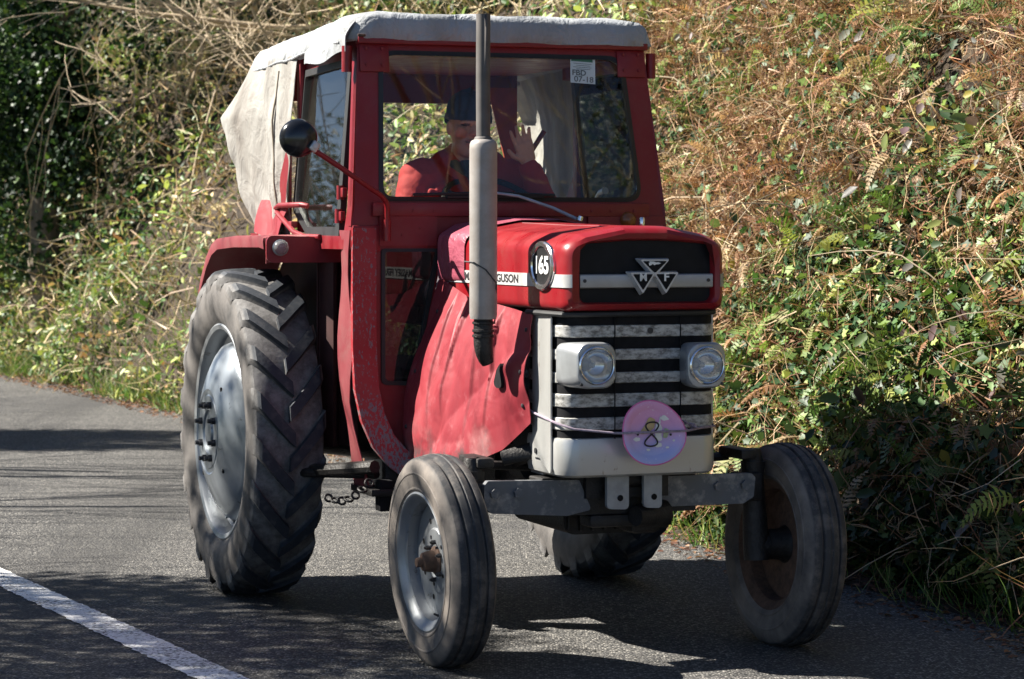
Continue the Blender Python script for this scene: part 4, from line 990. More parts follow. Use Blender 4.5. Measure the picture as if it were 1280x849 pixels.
a = ringpts(in4, rin, -.006); b = ringpts(c4, [.045, .06, .075, .065], -.010); c_ = ringpts(c4, [.045, .06, .075, .065], .012); d = ringpts(in4, rin, .012)
e_ = [(x_*1.016, y_, 2.08+(z_-2.08)*1.03) for x_, y_, z_ in ringpts(in4, rin, -.003)]
m.loft([e_, a, b, c_], False, False); m.build('rubber_seal', MAT['rubber'], FR, 50)
m = MB(); m.loft([ringpts(c4, [.045, .06, .075, .065], 0), ringpts(c4, [.045, .06, .075, .065], .004)]); WG = m.build('windscreen', MAT['glass'], TR, 30)
# header lip, scuttle plates with rivets
m = MB(); m.box((0, yw(2.44)-.01, 2.445), (1.33, .05, .03), bev=.004)
for s_ in (-1, 1): m.box((s_*.590, yw(2.37)-.006, 2.37), (.13, .012, .12), Matrix.Rotation(R(-8.8), 3, 'X'), bev=.003)
for s_ in (-1, 1):
    for z_ in (2.41, 2.34):
        for dx in (-.035, .035): m.tube([(s_*.59+dx, yw(z_)-.018, z_), (s_*.59+dx, yw(z_)-.010, z_)], .007, 8)
m.build('header_rail', MAT['red_cab'], FR, 30)
for s_ in (-1, 1):
    m = MB(); m.tube([(s_*.70, yw(2.36)+.03, 2.31), (s_*.70, yw(2.36)+.03, 2.42)], .022, 12); m.build('hinge', MAT['red_cab'], TR)
m = MB(); m.prism([(-.60, 1.575), (-.345, 1.575), (-.345, 1.70), (-.60, 1.70)], 1.122, 1.134, YF)
m.prism([(.345, 1.40), (.70, 1.40), (.70, 1.70), (.345, 1.70)], 1.122, 1.134, YF)
m.box((-.655, 1.136, 1.605), (.12, .02, .11), bev=.004); m.box((0, 1.128, 1.728), (1.26, .02, .058), bev=.004); m.box((0, 1.15, 1.63), (.75, .02, .15))
for x_ in (-.56, -.45, -.36, -.2, .0, .2, .36, .45, .56): m.tube([(x_, 1.113, 1.722), (x_, 1.118, 1.722)], .006, 8)
for x_, z_ in ((-.50, 1.62), (-.42, 1.65)): m.tube([(x_, 1.118, z_), (x_, 1.122, z_)], .005, 8)
m.build('scuttle_panel', MAT['red_cab'], TR, 30)
# lower front panel with its wedge window, worn side flange sweeping in to the footplate
def low_panel(s_):
    hole = rpoly([(-.588, .990), (-.440, .985), (-.325, 1.563), (-.588, 1.563)], [.03, .03, .012, .02], 5)
    outp = rpoly([(-.612, .80), (-.48, .70), (-.31, 1.575), (-.612, 1.575)], .004, 5)
    f_ = lambda P, y_: [(s_*-1*x_, y_, z_) for x_, z_ in P]
    m = MB(); m.loft([f_(outp, 1.142), f_(hole, 1.142), f_(hole, 1.160), f_(outp, 1.160), f_(outp, 1.142)], False, False)
    lp_ = m.build('footwell_panel', MAT['red_cab'], TR, 30)
    h2 = rpoly([(-.572, 1.006), (-.452, 1.003), (-.346, 1.549), (-.572, 1.549)], [.025, .025, .01, .015], 5)
    m = MB(); m.loft([f_(hole, 1.133), f_(h2, 1.131), f_(h2, 1.15), f_(hole, 1.15)], False, False); m.build('window_seal', MAT['rubber'], lp_, 40)
    m = MB(); m.loft([f_(h2, 1.145), f_(h2, 1.149)]); m.build('window_glass', MAT['low_glass'], lp_, 30)
    # flange: strip of sheet metal 0.10 m wide
    cen = [(-.665, 1.126, 1.65), (-.667, 1.120, 1.40), (-.668, 1.112, 1.15), (-.662, 1.10, .98), (-.640, 1.085, .86), (-.600, 1.065, .76), (-.545, 1.045, .69), (-.50, 1.03, .655)]
    L_, R_ = [], []
    for i, p in enumerate(cen):
        q0 = Vector(cen[max(i-1, 0)]); q1 = Vector(cen[min(i+1, len(cen)-1)]); d_ = (q1-q0); n2 = Vector((-d_.z, 0, d_.x)).normalized()
        wd_ = .052
        L_.append(Vector(p)-n2*wd_); R_.append(Vector(p)+n2*wd_)
    rings = [[(-s_*l.x, l.y, l.z), (-s_*r_.x, r_.y, r_.z), (-s_*r_.x, r_.y+.02, r_.z), (-s_*l.x, l.y+.03, l.z)] for l, r_ in zip(L_, R_)]
    m = MB(); m.loft(rings); m.build('door_pillar', MAT['red_worn'], TR, 30)
    # door pillar side return and hanging flap
    m = MB(); gr = []
    for i in range(13):
        z_ = 1.64 - i*.09; row = []
        for j in range(4):
            xx = .722 - .0*j + .010*math.sin(i*.9+j) - max(0, .95-z_)*.16; yy = 1.15 + j*.05 - max(0, .95-z_)*.10
            row.append((s_*xx, yy, z_))
        gr.append(row)
    m.sheet(gr, .004); m.build('door_flap', MAT['red_dusty'], TR, 60)
    return lp_
low_panel(-1); low_panel(1)

def side_wall(s_):
    """door: black-edged window in a red frame, on the plane leaning in with the cab"""
    fx = lambda z_, k=0: s_*(hx(z_)-.012+k)
    P = lambda pts, k: [(fx(z_, k), y_, z_) for y_, z_ in pts]
    hole = rpoly([(1.36, 1.655), (1.80, 1.655), (2.02, 1.765), (2.02, 2.33), (1.36, 2.345)], [.015, .05, .05, .02, .02], 4)
    outp = rpoly([(1.315, 1.61), (1.79, 1.61), (2.06, 1.73), (2.06, 2.36), (1.315, 2.375)], [.01, .05, .05, .01, .01], 4)
    m = MB(); m.loft([P(outp, .012), P(hole, .012), P(hole, -.015), P(outp, -.015), P(outp, .012)], False, False)
    dr = m.build('door', MAT['rubber'], TR, 30)
    m = MB(); m.loft([P(hole, -.002), P(hole, -.006)]); m.build('door_glass', MAT['side_glass'], dr, 30)
    m = MB(); m.tube([(fx(1.80, -.05), 1.95, 1.74), (fx(1.80, -.05), 1.80, 1.76), (fx(1.80, -.05), 1.72, 1.81), (fx(1.8, -.05), 1.66, 1.82)], [.008, .010, .014, .017], 10); m.build('door_handle', MAT['hoseclip'], dr)
    # red sill and lower door, rear corner plate
    m = MB(); m.prism([(1.20, 1.56), (2.75, 1.56), (2.75, 1.625), (1.20, 1.615)], s_*.69, s_*.728, XF(0))
    m.prism([(2.07, 1.63), (2.45, 1.63), (2.10, 2.04), (2.07, 2.05)], s_*.715, s_*.725, XF(0))
    m.build('door_sill', MAT['red_cab'], TR, 30)
    # front pillar of the side (the return of the windscreen frame)
    m = MB(); rings = []
    for z_ in (1.56, 1.74, 2.1, 2.44):
        x1, x0, y0, y1 = s_*hx(z_), s_*(hx(z_)-.05), yw(z_)+.002, yw(z_)+.17-(.10 if z_ > 1.6 else .04)
        rings.append([(x1, y0, z_), (x1, y1, z_), (x0, y1, z_), (x0, y0+.034, z_)])
    m.loft(rings); m.box((s_*.645, 1.70, 2.40), (.03, .9, .11), bev=.004)
    m.box((s_*.672, 2.06, 2.03), (.03, .05, .8), bev=.004)
    m.build('side_frame', MAT['red_cab'], TR, 30)
    for z_ in (1.80, 1.70):
        m = MB(); m.tube([(s_*(hx(z_)+.006), 1.31, z_-.03), (s_*(hx(z_)+.006), 1.31, z_+.03)], .016, 10); m.box((s_*(hx(z_)-.0), 1.29, z_), (.02, .05, .04), bev=.003)
        m.build('hinge', MAT['red_cab'], dr)
    m = MB(); m.tube([(s_*.74, 1.72, 1.745), (s_*.765, 1.74, 1.752), (s_*.765, 2.10, 1.752), (s_*.765, 2.16, 1.74), (s_*.765, 2.14, 1.72), (s_*.765, 1.86, 1.632), (s_*.765, 1.70, 1.612), (s_*.735, 1.55, 1.61)], .0125, 10)
    m.box((s_*.75, 1.93, 1.665), (.03, .05, .03), bev=.004); m.build('grab_rail', MAT['red_cab'], TR)
side_wall(-1); side_wall(1)
# cab interior: rear posts, roof bows, red bulkhead, orange-red cloth behind the driver
m = MB()
for s_ in (-1, 1):
    m.tube([(s_*.62, 2.78, .9), (s_*.62, 2.78, 2.43)], .02, 8)
    m.tube([(s_*.40, 2.0, 1.5), (s_*.40, 2.0, 1.98), (s_*.48, 2.0, 2.10)], .013, 8)
m.box((0, 2.05, 2.405), (1.22, 1.5, .012))
for y_ in (1.9, 2.78): m.tube([(-.66, y_, 2.43), (.66, y_, 2.43)], .018, 8)
m.box((0, 2.80, 2.35), (1.28, .03, .18)); m.build('roof_bow', MAT['red_cab'], TR)
m = MB(); m.prism(rpoly([(.56, 1.98), (.62, 2.0), (.62, 2.34), (.47, 2.34)], .01), 2.735, 2.745, YF); m.build('rear_panel', simple('orange_red_cloth', (.5, .07, .03), .7), TR)
# curtain of the far side is cream too: handled by side_curtain
def side_curtain(s_):
    gr = []
    for i in range(60):
        u = i/59; row = []
        for j in range(44):
            v = j/43; z_ = 2.43 - v*.83 + .02*math.sin(u*9)*v
            tri_ = v/.30 if v < .30 else max(0, 1-(v-.30)/.62); y_ = 2.05 + u*(.80 + .07*tri_ - .22*max(0, v-.35)); x_ = .700 + .02*math.sin(PI*v)*(.4+u) + .075*u*u*tri_ + .025*v
            x_ += .014*math.sin(u*17+2.2*math.sin(v*3))*(.25+.75*v)*(1-.5*u) + .030*(abs(float(vn(u*7+v*1.5, v*2.5, 3.3))-.5)-.2) + .045*(abs(float(vn(u*9-v*4, v*4+u*3, 6.3))-.5)-.2)*(.3+v)
            row.append((s_*x_, y_, z_))
        gr.append(row)
    m = MB(); m.sheet(gr, .003); sc_ = m.build('side_curtain', MAT['curtain'], TR, 80)
    for uy in (2.30,):
        gs = [r_ for r_ in gr]; k = 18
        m = MB(); m.tube([(gs[k+int(3*math.sin(j*.1))][j][0]+s_*.004, gs[k][j][1], gs[k][j][2]) for j in range(3, 44, 3)], .005, 6); m.build('curtain_seam', simple('curtain_seam', (.26, .22, .17), .8) if s_ < 0 else MAT['rubber'], sc_)
    # rear flap, folded round the back corner and blown outwards
    gr2 = []
    for i in range(26):
        u = i/25; row = []
        for j in range(44):
            p = gr[-1][j]; v = j/43
            fl = v/.30 if v < .30 else max(0, 1-(v-.30)/.62)
            row.append((s_*(abs(p[0]) + .02*fl*u + .035*u*(float(fbm(v*4+3, u*4, 8.1))-.5) - .06*max(0, u-.35)**1.3 - .05*u*(1-fl)), p[1] + u*(.05+.10*fl) - .02*u + .020*math.sin(v*9+u*5)*u + .03*u*(float(fbm(v*5, u*3, 2.7))-.5), p[2]))
        gr2.append(row)
    m = MB(); m.sheet(gr2, .003); m.build('rear_flap', MAT['curtain'], TR, 80)
    # red vinyl patch at the foot of the curtain
    gr3 = []
    for i in range(14):
        u = i/13; row = []
        for j in range(10):
            v = j/9; row.append((s_*(.735 + .03*math.sin(u*7+v*2)*.6 + .03*v), 2.02 + u*.45 + .04*v, 1.76 - v*.15 - .02*math.sin(u*5)))
        gr3.append(row)
    m = MB(); m.sheet(gr3, .003); m.build('curtain_skirt', MAT['vinyl'], TR, 80)
side_curtain(-1); side_curtain(1)
# roof canvas: top, sides and a valance, one skin
rings = []
def roof_ring(zf, zb, x_, y0, y1, r_, wob, seed):
    out = []
    for (a, b) in rrect(-x_, x_, y0, y1, r_, 5):
        out.append((a, b))
    # resample to an even ring
    pts = []; N = 160; per = [0]
    for i in range(len(out)): per.append(per[-1] + (Vector(out[(i+1) % len(out)])-Vector(out[i])).length)
    for k in range(N):
        d_ = per[-1]*k/N; i = max(j for j in range(len(out)) if per[j] <= d_+1e-9)
        t_ = (d_-per[i])/max(1e-9, per[i+1]-per[i]); p = Vector(out[i]).lerp(Vector(out[(i+1) % len(out)]), t_)
        f_ = (p.y-y0)/(y1-y0); wv = wob*(float(fbm(k*.22, seed, 4.4))-.5)
        pts.append((p.x*(1+wv*.5), p.y+wv*.3, zf*(1-f_)+zb*f_ + wv))
    return pts
rings = [roof_ring(2.452, 2.405, .655, 1.255, 2.86, .05, 0, 1), roof_ring(2.442, 2.385, .690, 1.225, 2.90, .06, .028, 2), roof_ring(2.450, 2.392, .705, 1.210, 2.915, .07, .030, 3), roof_ring(2.49, 2.425, .700, 1.212, 2.91, .09, .022, 4),
         roof_ring(2.535, 2.462, .690, 1.222, 2.90, .09, .024, 5), roof_ring(2.560, 2.488, .672, 1.245, 2.88, .10, .026, 6), roof_ring(2.574, 2.505, .60, 1.33, 2.78, .12, .034, 7), roof_ring(2.582, 2.515, .45, 1.5, 2.6, .12, .022, 8), roof_ring(2.585, 2.52, .28, 1.7, 2.4, .12, .02, 9)]
m = MB(); m.loft(rings); RF = m.build('canvas_roof', MAT['roof'], TR, 70)
# overlapping front section on the near side, piping and the frayed corner
m = MB(); gr = []
for i in range(22):
    u = i/21; row = []
    for j in range(9):
        v = j/8; y_ = 1.24 + .62*u; x_ = -.716 + .004*math.sin(u*13) + .055*max(0, v-.45)**1.5*2
        row.append((x_ + .012*(1-v)*math.sin(u*6), y_, 2.395 + .012*math.sin(u*8)*(1-v) - .03*u + .13*v*(1-.18*u)))
    gr.append(row)
m.sheet(gr, .004); m.build('roof_valance', MAT['roof'], RF, 70)
m = MB(); m.tube([(x_*1.004, y_, z_) for x_, y_, z_ in rings[2][80:160:2]], .0055, 6); m.build('roof_piping', MAT['roof'], RF)
MB().box((-.655, 1.200, 2.462), (.035, .010, .012), bev=.004).build('torn_corner', MAT['rust'], RF)

# permit sticker
ys = lambda z_: yw(z_)-.004
def on_screen(x_, z_, k=0): return Matrix.Translation((x_, yw(z_)-.0035-k, z_)) @ Matrix.Rotation(R(90-8.8), 4, 'X') @ Matrix.Rotation(R(-3), 4, 'Z')
m = MB(); M_ = on_screen(.362, 2.338); m.box((0, 0, 0), (.116, .118, .0012)); m.v = [tuple(M_ @ Vector(v)) for v in m.v]
st = m.build('permit_sticker', simple('sticker_paper', (.50, .60, .63), .5, var=.06), WG)
m = MB(); M2 = on_screen(.362, 2.338, .001); m.box((-.004, .046, 0), (.100, .018, .001)); m.v = [tuple(M2 @ Vector(v)) for v in m.v]
m.build('sticker_header', simple('sticker_green', (.03, .16, .10), .5), st)
STB = simple('sticker_ink', (.10, .13, .14), .5)
text_obj('sticker_lettering', 'FBD', .034, STB, on_screen(.362, 2.338, .0015) @ Matrix.Translation((-.018, -.014, 0)), st, .0003, 1.1, .0008)
text_obj('sticker_lettering', '07-18', .036, STB, on_screen(.362, 2.338, .0015) @ Matrix.Translation((.004, -.042, 0)), st, .0003, 1.1, .0004)
m = MB()
for k in range(4): m.box((-.002+.004*(k % 2), .028-.008*k, 0), (.085-.02*(k % 2), .002, .001))
m.v = [tuple(on_screen(.362, 2.338, .0012) @ Vector(v)) for v in m.v]; m.build('sticker_small_print', STB, st)
# wiper, its arm, the amber lamp
m = MB(); m.tube([(-.45, 1.128, 1.79), (-.10, 1.122, 1.80), (.19, 1.126, 1.79)], .007, 6); m.tube([(-.30, 1.128, 1.783), (.14, 1.128, 1.786)], .010, 6); wp = m.build('wiper', MAT['rubber'], TR)
m = MB(); m.tube([(-.10, 1.108, 1.800), (.0, 1.06, 1.785), (.12, .97, 1.735), (.20, .90, 1.688)], [.006, .007, .007, .008], 8); m.build('wiper_arm', MAT['hoseclip'], wp)
MB().tube([(.21, .892, 1.682), (.215, .89, 1.70)], [.014, .012], 12).build('wiper_pivot', MAT['chrome'], wp)
MB().tube([(.50, .9, 1.66), (.50, .9, 1.685), (.50, .9, 1.695)], [.012, .014, .01], 12).build('bonnet_stud', MAT['chrome'], TR)
m = MB(); m.lathe([(.0, .03), (.02, .027), (.034, .012), (.038, .0)], 20, Matrix.Translation((.53, 1.12, 1.683)) @ Matrix.Rotation(R(-90), 4, 'Z')); m.build('amber_lamp', MAT['amber'], TR)
# mirror on its bent arm
m = MB(); m.tube([(-.578, 1.09, 1.595), (-.578, 1.09, 1.60)], .016, 10); m.tube([(-.578, 1.09, 1.60), (-.578, 1.09, 1.685)], .0165, 12)
m.tube([(-.578, 1.09, 1.68), (-.578, 1.085, 1.735), (-.585, 1.08, 1.758), (-.61, 1.07, 1.785), (-.66, 1.06, 1.815), (-.80, 1.05, 1.905), (-.915, 1.045, 1.975)], .0115, 10)
arm = m.build('mirror_arm', MAT['red'], TR)
MM = Matrix.Translation((-.972, 1.045, 2.020)) @ Matrix.Rotation(R(-96), 4, 'Z')
m = MB(); m.lathe([(.0, .030), (.025, .029), (.05, .023), (.068, .012), (.078, -.004), (.080, -.014), (.076, -.018), (.0, -.016)], 40, MM); mr = m.build('mirror', MAT['black_gloss'], TR, 50)
m = MB(); m.box((-.915, 1.012, 1.985), (.034, .02, .042), Matrix.Rotation(R(35), 3, 'Y'), .004); m.tube([(-.917, 1.005, 1.986), (-.917, .995, 1.986)], .010, 6); m.build('mirror_clamp', MAT['hoseclip'], mr)

# ---------- fenders
def fender(s_, xo):
    prof = [(1.60, 1.50), (1.60, 1.575), (1.625, 1.61), (1.70, 1.618), (2.15, 1.615), (2.45, 1.603), (2.56, 1.575), (2.66, 1.515), (2.76, 1.42), (2.80, 1.36)]
    m = MB(); top = []
    for y_, z_ in prof: top.append([(s_*xo, y_, z_-.004), (s_*(xo-.012), y_, z_), (s_*.75, y_, z_+.004), (s_*.60, y_, z_)])
    m.sheet(top, .006)
    lip = [[(s_*xo, y_, z_-.004), (s_*(xo+.003), y_, z_-.018), (s_*xo, y_+.00, z_-.052)] for y_, z_ in prof[2:]]
    m.sheet(lip, .005)
    fe = m.build('fender', MAT['red_dusty'], TR, 40)
    # front plate with the lamp
    m = MB(); m.loft([[(s_*x_, y_, z_) for x_, z_ in rpoly([(.575, 1.50), (xo+.005, 1.50), (xo+.005, 1.618), (.575, 1.605)], [.01, .035, .035, .01], 6)] for y_ in (1.575, 1.59)])
    m.build('fender_front', MAT['red_cab'], fe, 30)
    m = MB(); m.prism(rpoly([(1.45, .70), (2.78, .70), (2.80, 1.36), (2.5, 1.58), (1.75, 1.61), (1.45, 1.60)], .03), s_*.595, s_*.605, XF(0))
    gr = []
    for i in range(12):
        u = i/11; gr.append([(s_*(.60+.13*u), 1.60+.04*math.sin(u*9), 1.50-.80*v_/8 + .0) for v_ in range(9)])
    m.sheet(gr, .004)
    m.build('inner_fender', MAT['inner'], fe, 40)
    LM = Matrix.Translation((s_*.908, 1.572, 1.565)) @ Matrix.Rotation(R(-90), 4, 'Z')
    m = MB(); m.lathe([(.034, -.002), (.036, .012), (.030, .016)], 28, LM); mk = m.build('marker_light', MAT['hoseclip'], fe)
    m = MB(); m.lathe([(.031, .012), (.026, .026), (.014, .034), (.0, .036)], 28, LM); m.build('lens', MAT['lamp'], mk, 60)
fender(-1, .962); fender(1, .90)

# ---------- step, lower link with its chain
m = MB(); m.box((-.60, 1.16, .55), (.14, .30, .03), bev=.005); m.box((-.56, 1.10, .60), (.06, .05, .22), bev=.005); m.build('footplate', MAT['grease'], TR)
m = MB(); m.box((-.60, 1.06, .535), (.06, .07, .13), bev=.008); m.build('step_bracket', MAT['matt_black'], TR)
m = MB(); m.tube([(-.66, 1.0, .66), (-.78, 1.35, .62), (-.80, 1.6, .60)], .028, 8); m.tube([(-.62, 1.1, .62), (-.85, 1.5, .60)], .02, 8); m.build('check_bar', MAT['grease'], TR)
ch = MB()
for k in range(7):
    t_ = k/6; c0 = Vector((-.70-.10*t_, .95+.25*t_, .60-.055*math.sin(PI*t_*.8)-.05*t_)); ax_ = k % 2
    ring = [c0 + Vector((.016*math.cos(a), .020*math.sin(a) if ax_ else .008*math.sin(a), .008*math.sin(a) if ax_ else .014*math.sin(a))) for a in np.linspace(0, 2*PI, 11)]
    ch.tube(ring, .0055, 6)
ch.build('chain', MAT['grease'], TR)
# ---------- driving place
m = MB(); rg_ = []
for k in range(33):
    a = 2*PI*k/32; rg_.append((.205*math.cos(a), 1.42+.17*math.sin(a), 1.775+.115*math.sin(a)-.02))
m.tube(rg_, .013, 8, False)
for k in range(3): a = 2*PI*k/3+.5; m.tube([(0, 1.43, 1.745), (.2*math.cos(a), 1.42+.165*math.sin(a), 1.755+.112*math.sin(a))], .008, 6)
m.tube([(0, 1.43, 1.745), (0, 1.30, 1.35), (0, 1.1, 1.1)], .025, 10); m.build('steering_wheel', MAT['matt_black'], TR)
m = MB(); m.box((0, 1.95, 1.26), (.46, .42, .09), bev=.03); m.box((0, 2.17, 1.46), (.46, .08, .36), bev=.03); m.tube([(0, 2.0, 1.0), (0, 2.0, 1.25)], .05, 10); m.build('seat', MAT['black'], TR)
m = MB(); m.box((0, 1.65, 1.0), (1.18, 1.0, .03)); m.build('cab_floor', MAT['matt_black'], TR)
m = MB(); m.box((0, 1.20, 1.45), (.5, .06, .40), bev=.02); m.build('dashboard', MAT['black'], TR)

# ================================================================== paper plate tied across the grille
PC = Vector((.004, -.345, .882))
def plate_xf(u, v, w):   # u right, v up, w towards the viewer
    return (PC.x+u*1.0, PC.y-w + .10*abs(v)*0 + .05*v, PC.z+v)
def pr(a): return 1 + .05*math.cos(2*a+2.4) + .03*math.cos(3*a+.4)
m = MB(); NP = 64; rings = []
for r_, w_ in ((.0, .0), (.045, .0), (.085, .001), (.094, .006), (.108, .012), (.124, .0145), (.127, .013), (.124, .011), (.108, .009), (.092, .003), (.045, -.003), (0, -.003)):
    rings.append([plate_xf(r_*pr(2*PI*k/NP)*1.06*math.cos(2*PI*k/NP), r_*pr(2*PI*k/NP)*.92*math.sin(2*PI*k/NP), w_ + (.0012*(k % 2) if .1 < r_ < .126 else 0)) for k in range(NP)])
m.loft(rings, False, False)
t = NT('printed_paper_plate'); X, Y, Z = t.sep()
g = t.ramp(t.math('ADD', t.math('MULTIPLY', t.math('SUBTRACT', Z, .78), 5.0), t.math('MULTIPLY', t.noise(9, 3), .25)), [(.25, (.36, .40, .72)), (.55, (.55, .38, .66)), (.85, (.68, .33, .56))])
sp = t.ramp(t.noise(120, 2, .5), [(.70, 0), (.74, .8)])
t.set(col=t.mix(sp, g, (.85, .8, .85)), rough=.45); MAT['plate'] = t.m
PL = m.build('paper_plate', MAT['plate'], None, 50); PL.location = ORG; PL.rotation_euler = (0, 0, TH)
tag(PL, 'pink and lilac paper plate numbered 8 tied to the front of the grille', 'paper plate')
m = MB(); m.tube([plate_xf(.1255*pr(a)*1.06*math.cos(a), .1255*pr(a)*.92*math.sin(a), .0135) for a in np.linspace(0, 2*PI, 65)], .0028, 6); m.build('plate_rim', simple('pink_rim', (.75, .16, .42), .45), PL)
def blob(u, v, w, h, lobes, dep, rot=0):
    P = []
    for k in range(36):
        a = 2*PI*k/36; q = 1 + .22*abs(math.sin(a*lobes/2))
        P.append((u + w*q*math.cos(a+rot), v + h*q*math.sin(a+rot)))
    return P
def flat(mb, poly, w0, w1): mb.loft([[plate_xf(u, v, w0) for u, v in poly], [plate_xf(u, v, w1) for u, v in poly]])
for u, v, s_ in ((.052, .055, .016), (.006, .090, .008), (-.064, -.022, .012), (.022, -.045, .014), (.088, -.030, .006), (-.018, -.062, .007), (.06, -.055, .006)): m = MB(); flat(m, blob(u, v, s_, s_*.55, 5, 0), .003, .0042); m.build('printed_cloud', MAT['white'], PL)
m = MB(); flat(m, rpoly([(.012, -.03), (.040, -.030), (.036, -.008), (.040, .018), (.030, .040), (.016, .038), (.010, .01)], .008), .003, .0045); flat(m, [(.026, .036), (.034, .036), (.034, .066)], .003, .0044)
m.build('printed_unicorn', MAT['white'], PL)
m = MB(); flat(m, rpoly([(-.058, -.004), (-.02, -.002), (.008, .02), (.014, .05), (-.012, .062), (-.03, .03)], .012), .0025, .0038); m.build('printed_mane', simple('printed_yellow', (.62, .45, .22), .5), PL)
m = MB(); flat(m, rpoly([(.042, -.02), (.06, -.02), (.07, .01), (.05, .02)], .008), .0025, .0038); m.build('printed_mane', simple('printed_green', (.45, .52, .32), .5), PL)
for u, v in ((-.060, -.004), (.074, -.008)): MB().tube([plate_xf(u, v, .004), plate_xf(u, v, .0062)], .0045, 8).build('string_hole', MAT['ink'], PL)
m = MB(); e8 = [(.0165*math.sin(a)*(1.15 if math.cos(a/1) > 9 else 1), 0) for a in (0,)]
pts8 = []
for k in range(65):
    a = 2*PI*k/64; v = .045*math.cos(a); u = .026*math.sin(2*a); pts8.append(plate_xf(u + .004*v/.045 - .004, v - .004, .006))
m.tube(pts8, .0030, 6, False); m.build('number_mark', MAT['ink'], PL)
# cord
m = MB(); zc = .905
cp = [(-.352, .06, .96), (-.345, -.02, .945), (-.338, -.15, .928), (-.325, -.235, .915), (-.28, -.268, .898), (-.15, -.348, .886), (-.13, -.362, .886), (.0, -.358, .886), (.125, -.366, .888), (.15, -.352, .888), (.24, -.266, .890), (.31, -.24, .892), (.332, -.16, .895), (.338, .06, .90)]
m.tube(cp, .0048, 6)
for ph in (0, 1.7):
    m.tube([(.170+.020*math.cos(a+ph)*(1+.3*ph/1.7), -.318-.018*math.sin(2*a), .898+.014*math.sin(a)+.006*ph) for a in np.linspace(0, 2*PI, 14)], .0035, 6)
CDO = m.build('cord', simple('mauve_cord', (.32, .26, .33), .8, var=.4, scale=120), None, 60); CDO.location = ORG; CDO.rotation_euler = (0, 0, TH)
tag(CDO, 'thin mauve cord knotted across the grille over the paper plate', 'cord')
# ================================================================== THE DRIVER
def capsules(name, caps, voxel, extra=None, smooth_it=4):
    ib = bmesh.new(); bmesh.ops.create_icosphere(ib, subdivisions=3, radius=1); ib.verts.index_update()
    tv = np.array([v.co[:] for v in ib.verts]); tf = np.array([[v.index for v in f.verts] for f in ib.faces]); ib.free(); Vs, Fs = [], []
    def ball(c, r, sc=(1, 1, 1)): Fs.append(tf+len(tv)*len(Vs)); Vs.append(tv*r*np.array(sc)+np.array(c[:]))
    for c in caps:
        if c[0] == 'b': ball(c[1], c[2], c[3] if len(c) > 3 else (1, 1, 1))
        else:
            p0, r0, p1, r1 = Vector(c[0]), c[1], Vector(c[2]), c[3]
            n_ = max(2, int((p1-p0).length/(min(r0, r1)*.45))+1)
            for k in range(n_+1): s_ = k/n_; ball(p0.lerp(p1, s_), r0*(1-s_)+r1*s_)
    me = bpy.data.meshes.new(name); me.from_pydata(np.concatenate(Vs).tolist(), [], np.concatenate(Fs).tolist())
    o = bpy.data.objects.new(name, me); COL.objects.link(o)
    md = o.modifiers.new('r', 'REMESH'); md.mode = 'VOXEL'; md.voxel_size = voxel
    s_ = o.modifiers.new('s', 'SMOOTH'); s_.iterations = smooth_it; s_.factor = .5
    dg = bpy.context.evaluated_depsgraph_get(); me2 = bpy.data.meshes.new_from_object(o.evaluated_get(dg)); me2.name = name
    o.modifiers.clear(); o.data = me2; bpy.data.meshes.remove(me); me2.shade_smooth(); return o
HC = Vector((-.035, 1.60, 2.090))          # head centre
yaw = R(-6)
def hp(x, y, z):                            # head frame: x to the person's left, y backwards, z up
    v = Vector((x, y, z)); v.rotate(Matrix.Rotation(R(5), 3, 'Y')); v.rotate(Matrix.Rotation(yaw, 3, 'Z')); return HC + v
caps = [('b', hp(0, .02, .045), .098, (.88, 1.05, 1.0)), ('b', hp(0, .0, -.02), .082, (.95, 1.0, 1.05)), ('b', hp(0, -.022, -.075), .062, (1.05, 1, .85)), ('b', hp(0, -.055, -.105), .030, (1.2, 1, .85)),
        ('b', hp(0, -.088, .025), .040, (1.7, .45, .35)), (hp(0, -.092, .012), .010, hp(0, -.114, -.025), .0165), ('b', hp(.014, -.102, -.030), .010), ('b', hp(-.014, -.102, -.030), .010),
        ('b', hp(.05, -.066, -.022), .030), ('b', hp(-.05, -.066, -.022), .030),
        (hp(-.022, -.088, -.060), .0075, hp(.022, -.088, -.060), .0075), (hp(-.018, -.084, -.073), .008, hp(.018, -.084, -.073), .008),
        ('b', hp(.086, .012, -.005), .028, (.4, .8, 1.1)), ('b', hp(-.086, .012, -.005), .028, (.4, .8, 1.1)),
        (hp(0, .03, -.08), .062, (-.02, 1.68, 1.90), .075),
        ((-.01, 1.72, 1.90), .13, (0, 1.80, 1.55), .17), ((0, 1.80, 1.55), .17, (0, 1.86, 1.38), .18), ((-.16, 1.70, 1.86), .085, (.16, 1.70, 1.86), .085),
        ((-.10, 1.82, 1.36), .10, (-.13, 1.45, 1.36), .075), ((.10, 1.82, 1.36), .10, (.13, 1.45, 1.36), .075), ((-.13, 1.45, 1.36), .065, (-.13, 1.38, 1.06), .05), ((.13, 1.45, 1.36), .065, (.13, 1.38, 1.06), .05),
        ((-.13, 1.40, 1.055), .04, (-.13, 1.27, 1.05), .035), ((.13, 1.40, 1.055), .04, (.13, 1.27, 1.05), .035),
        ((-.20, 1.71, 1.86), .07, (-.30, 1.62, 1.60), .055), ((-.30, 1.62, 1.60), .05, (-.19, 1.40, 1.70), .036),
        ((.20, 1.71, 1.86), .07, (.315, 1.58, 1.70), .055), ((.315, 1.58, 1.70), .05, (.205, 1.47, 1.925), .033)]
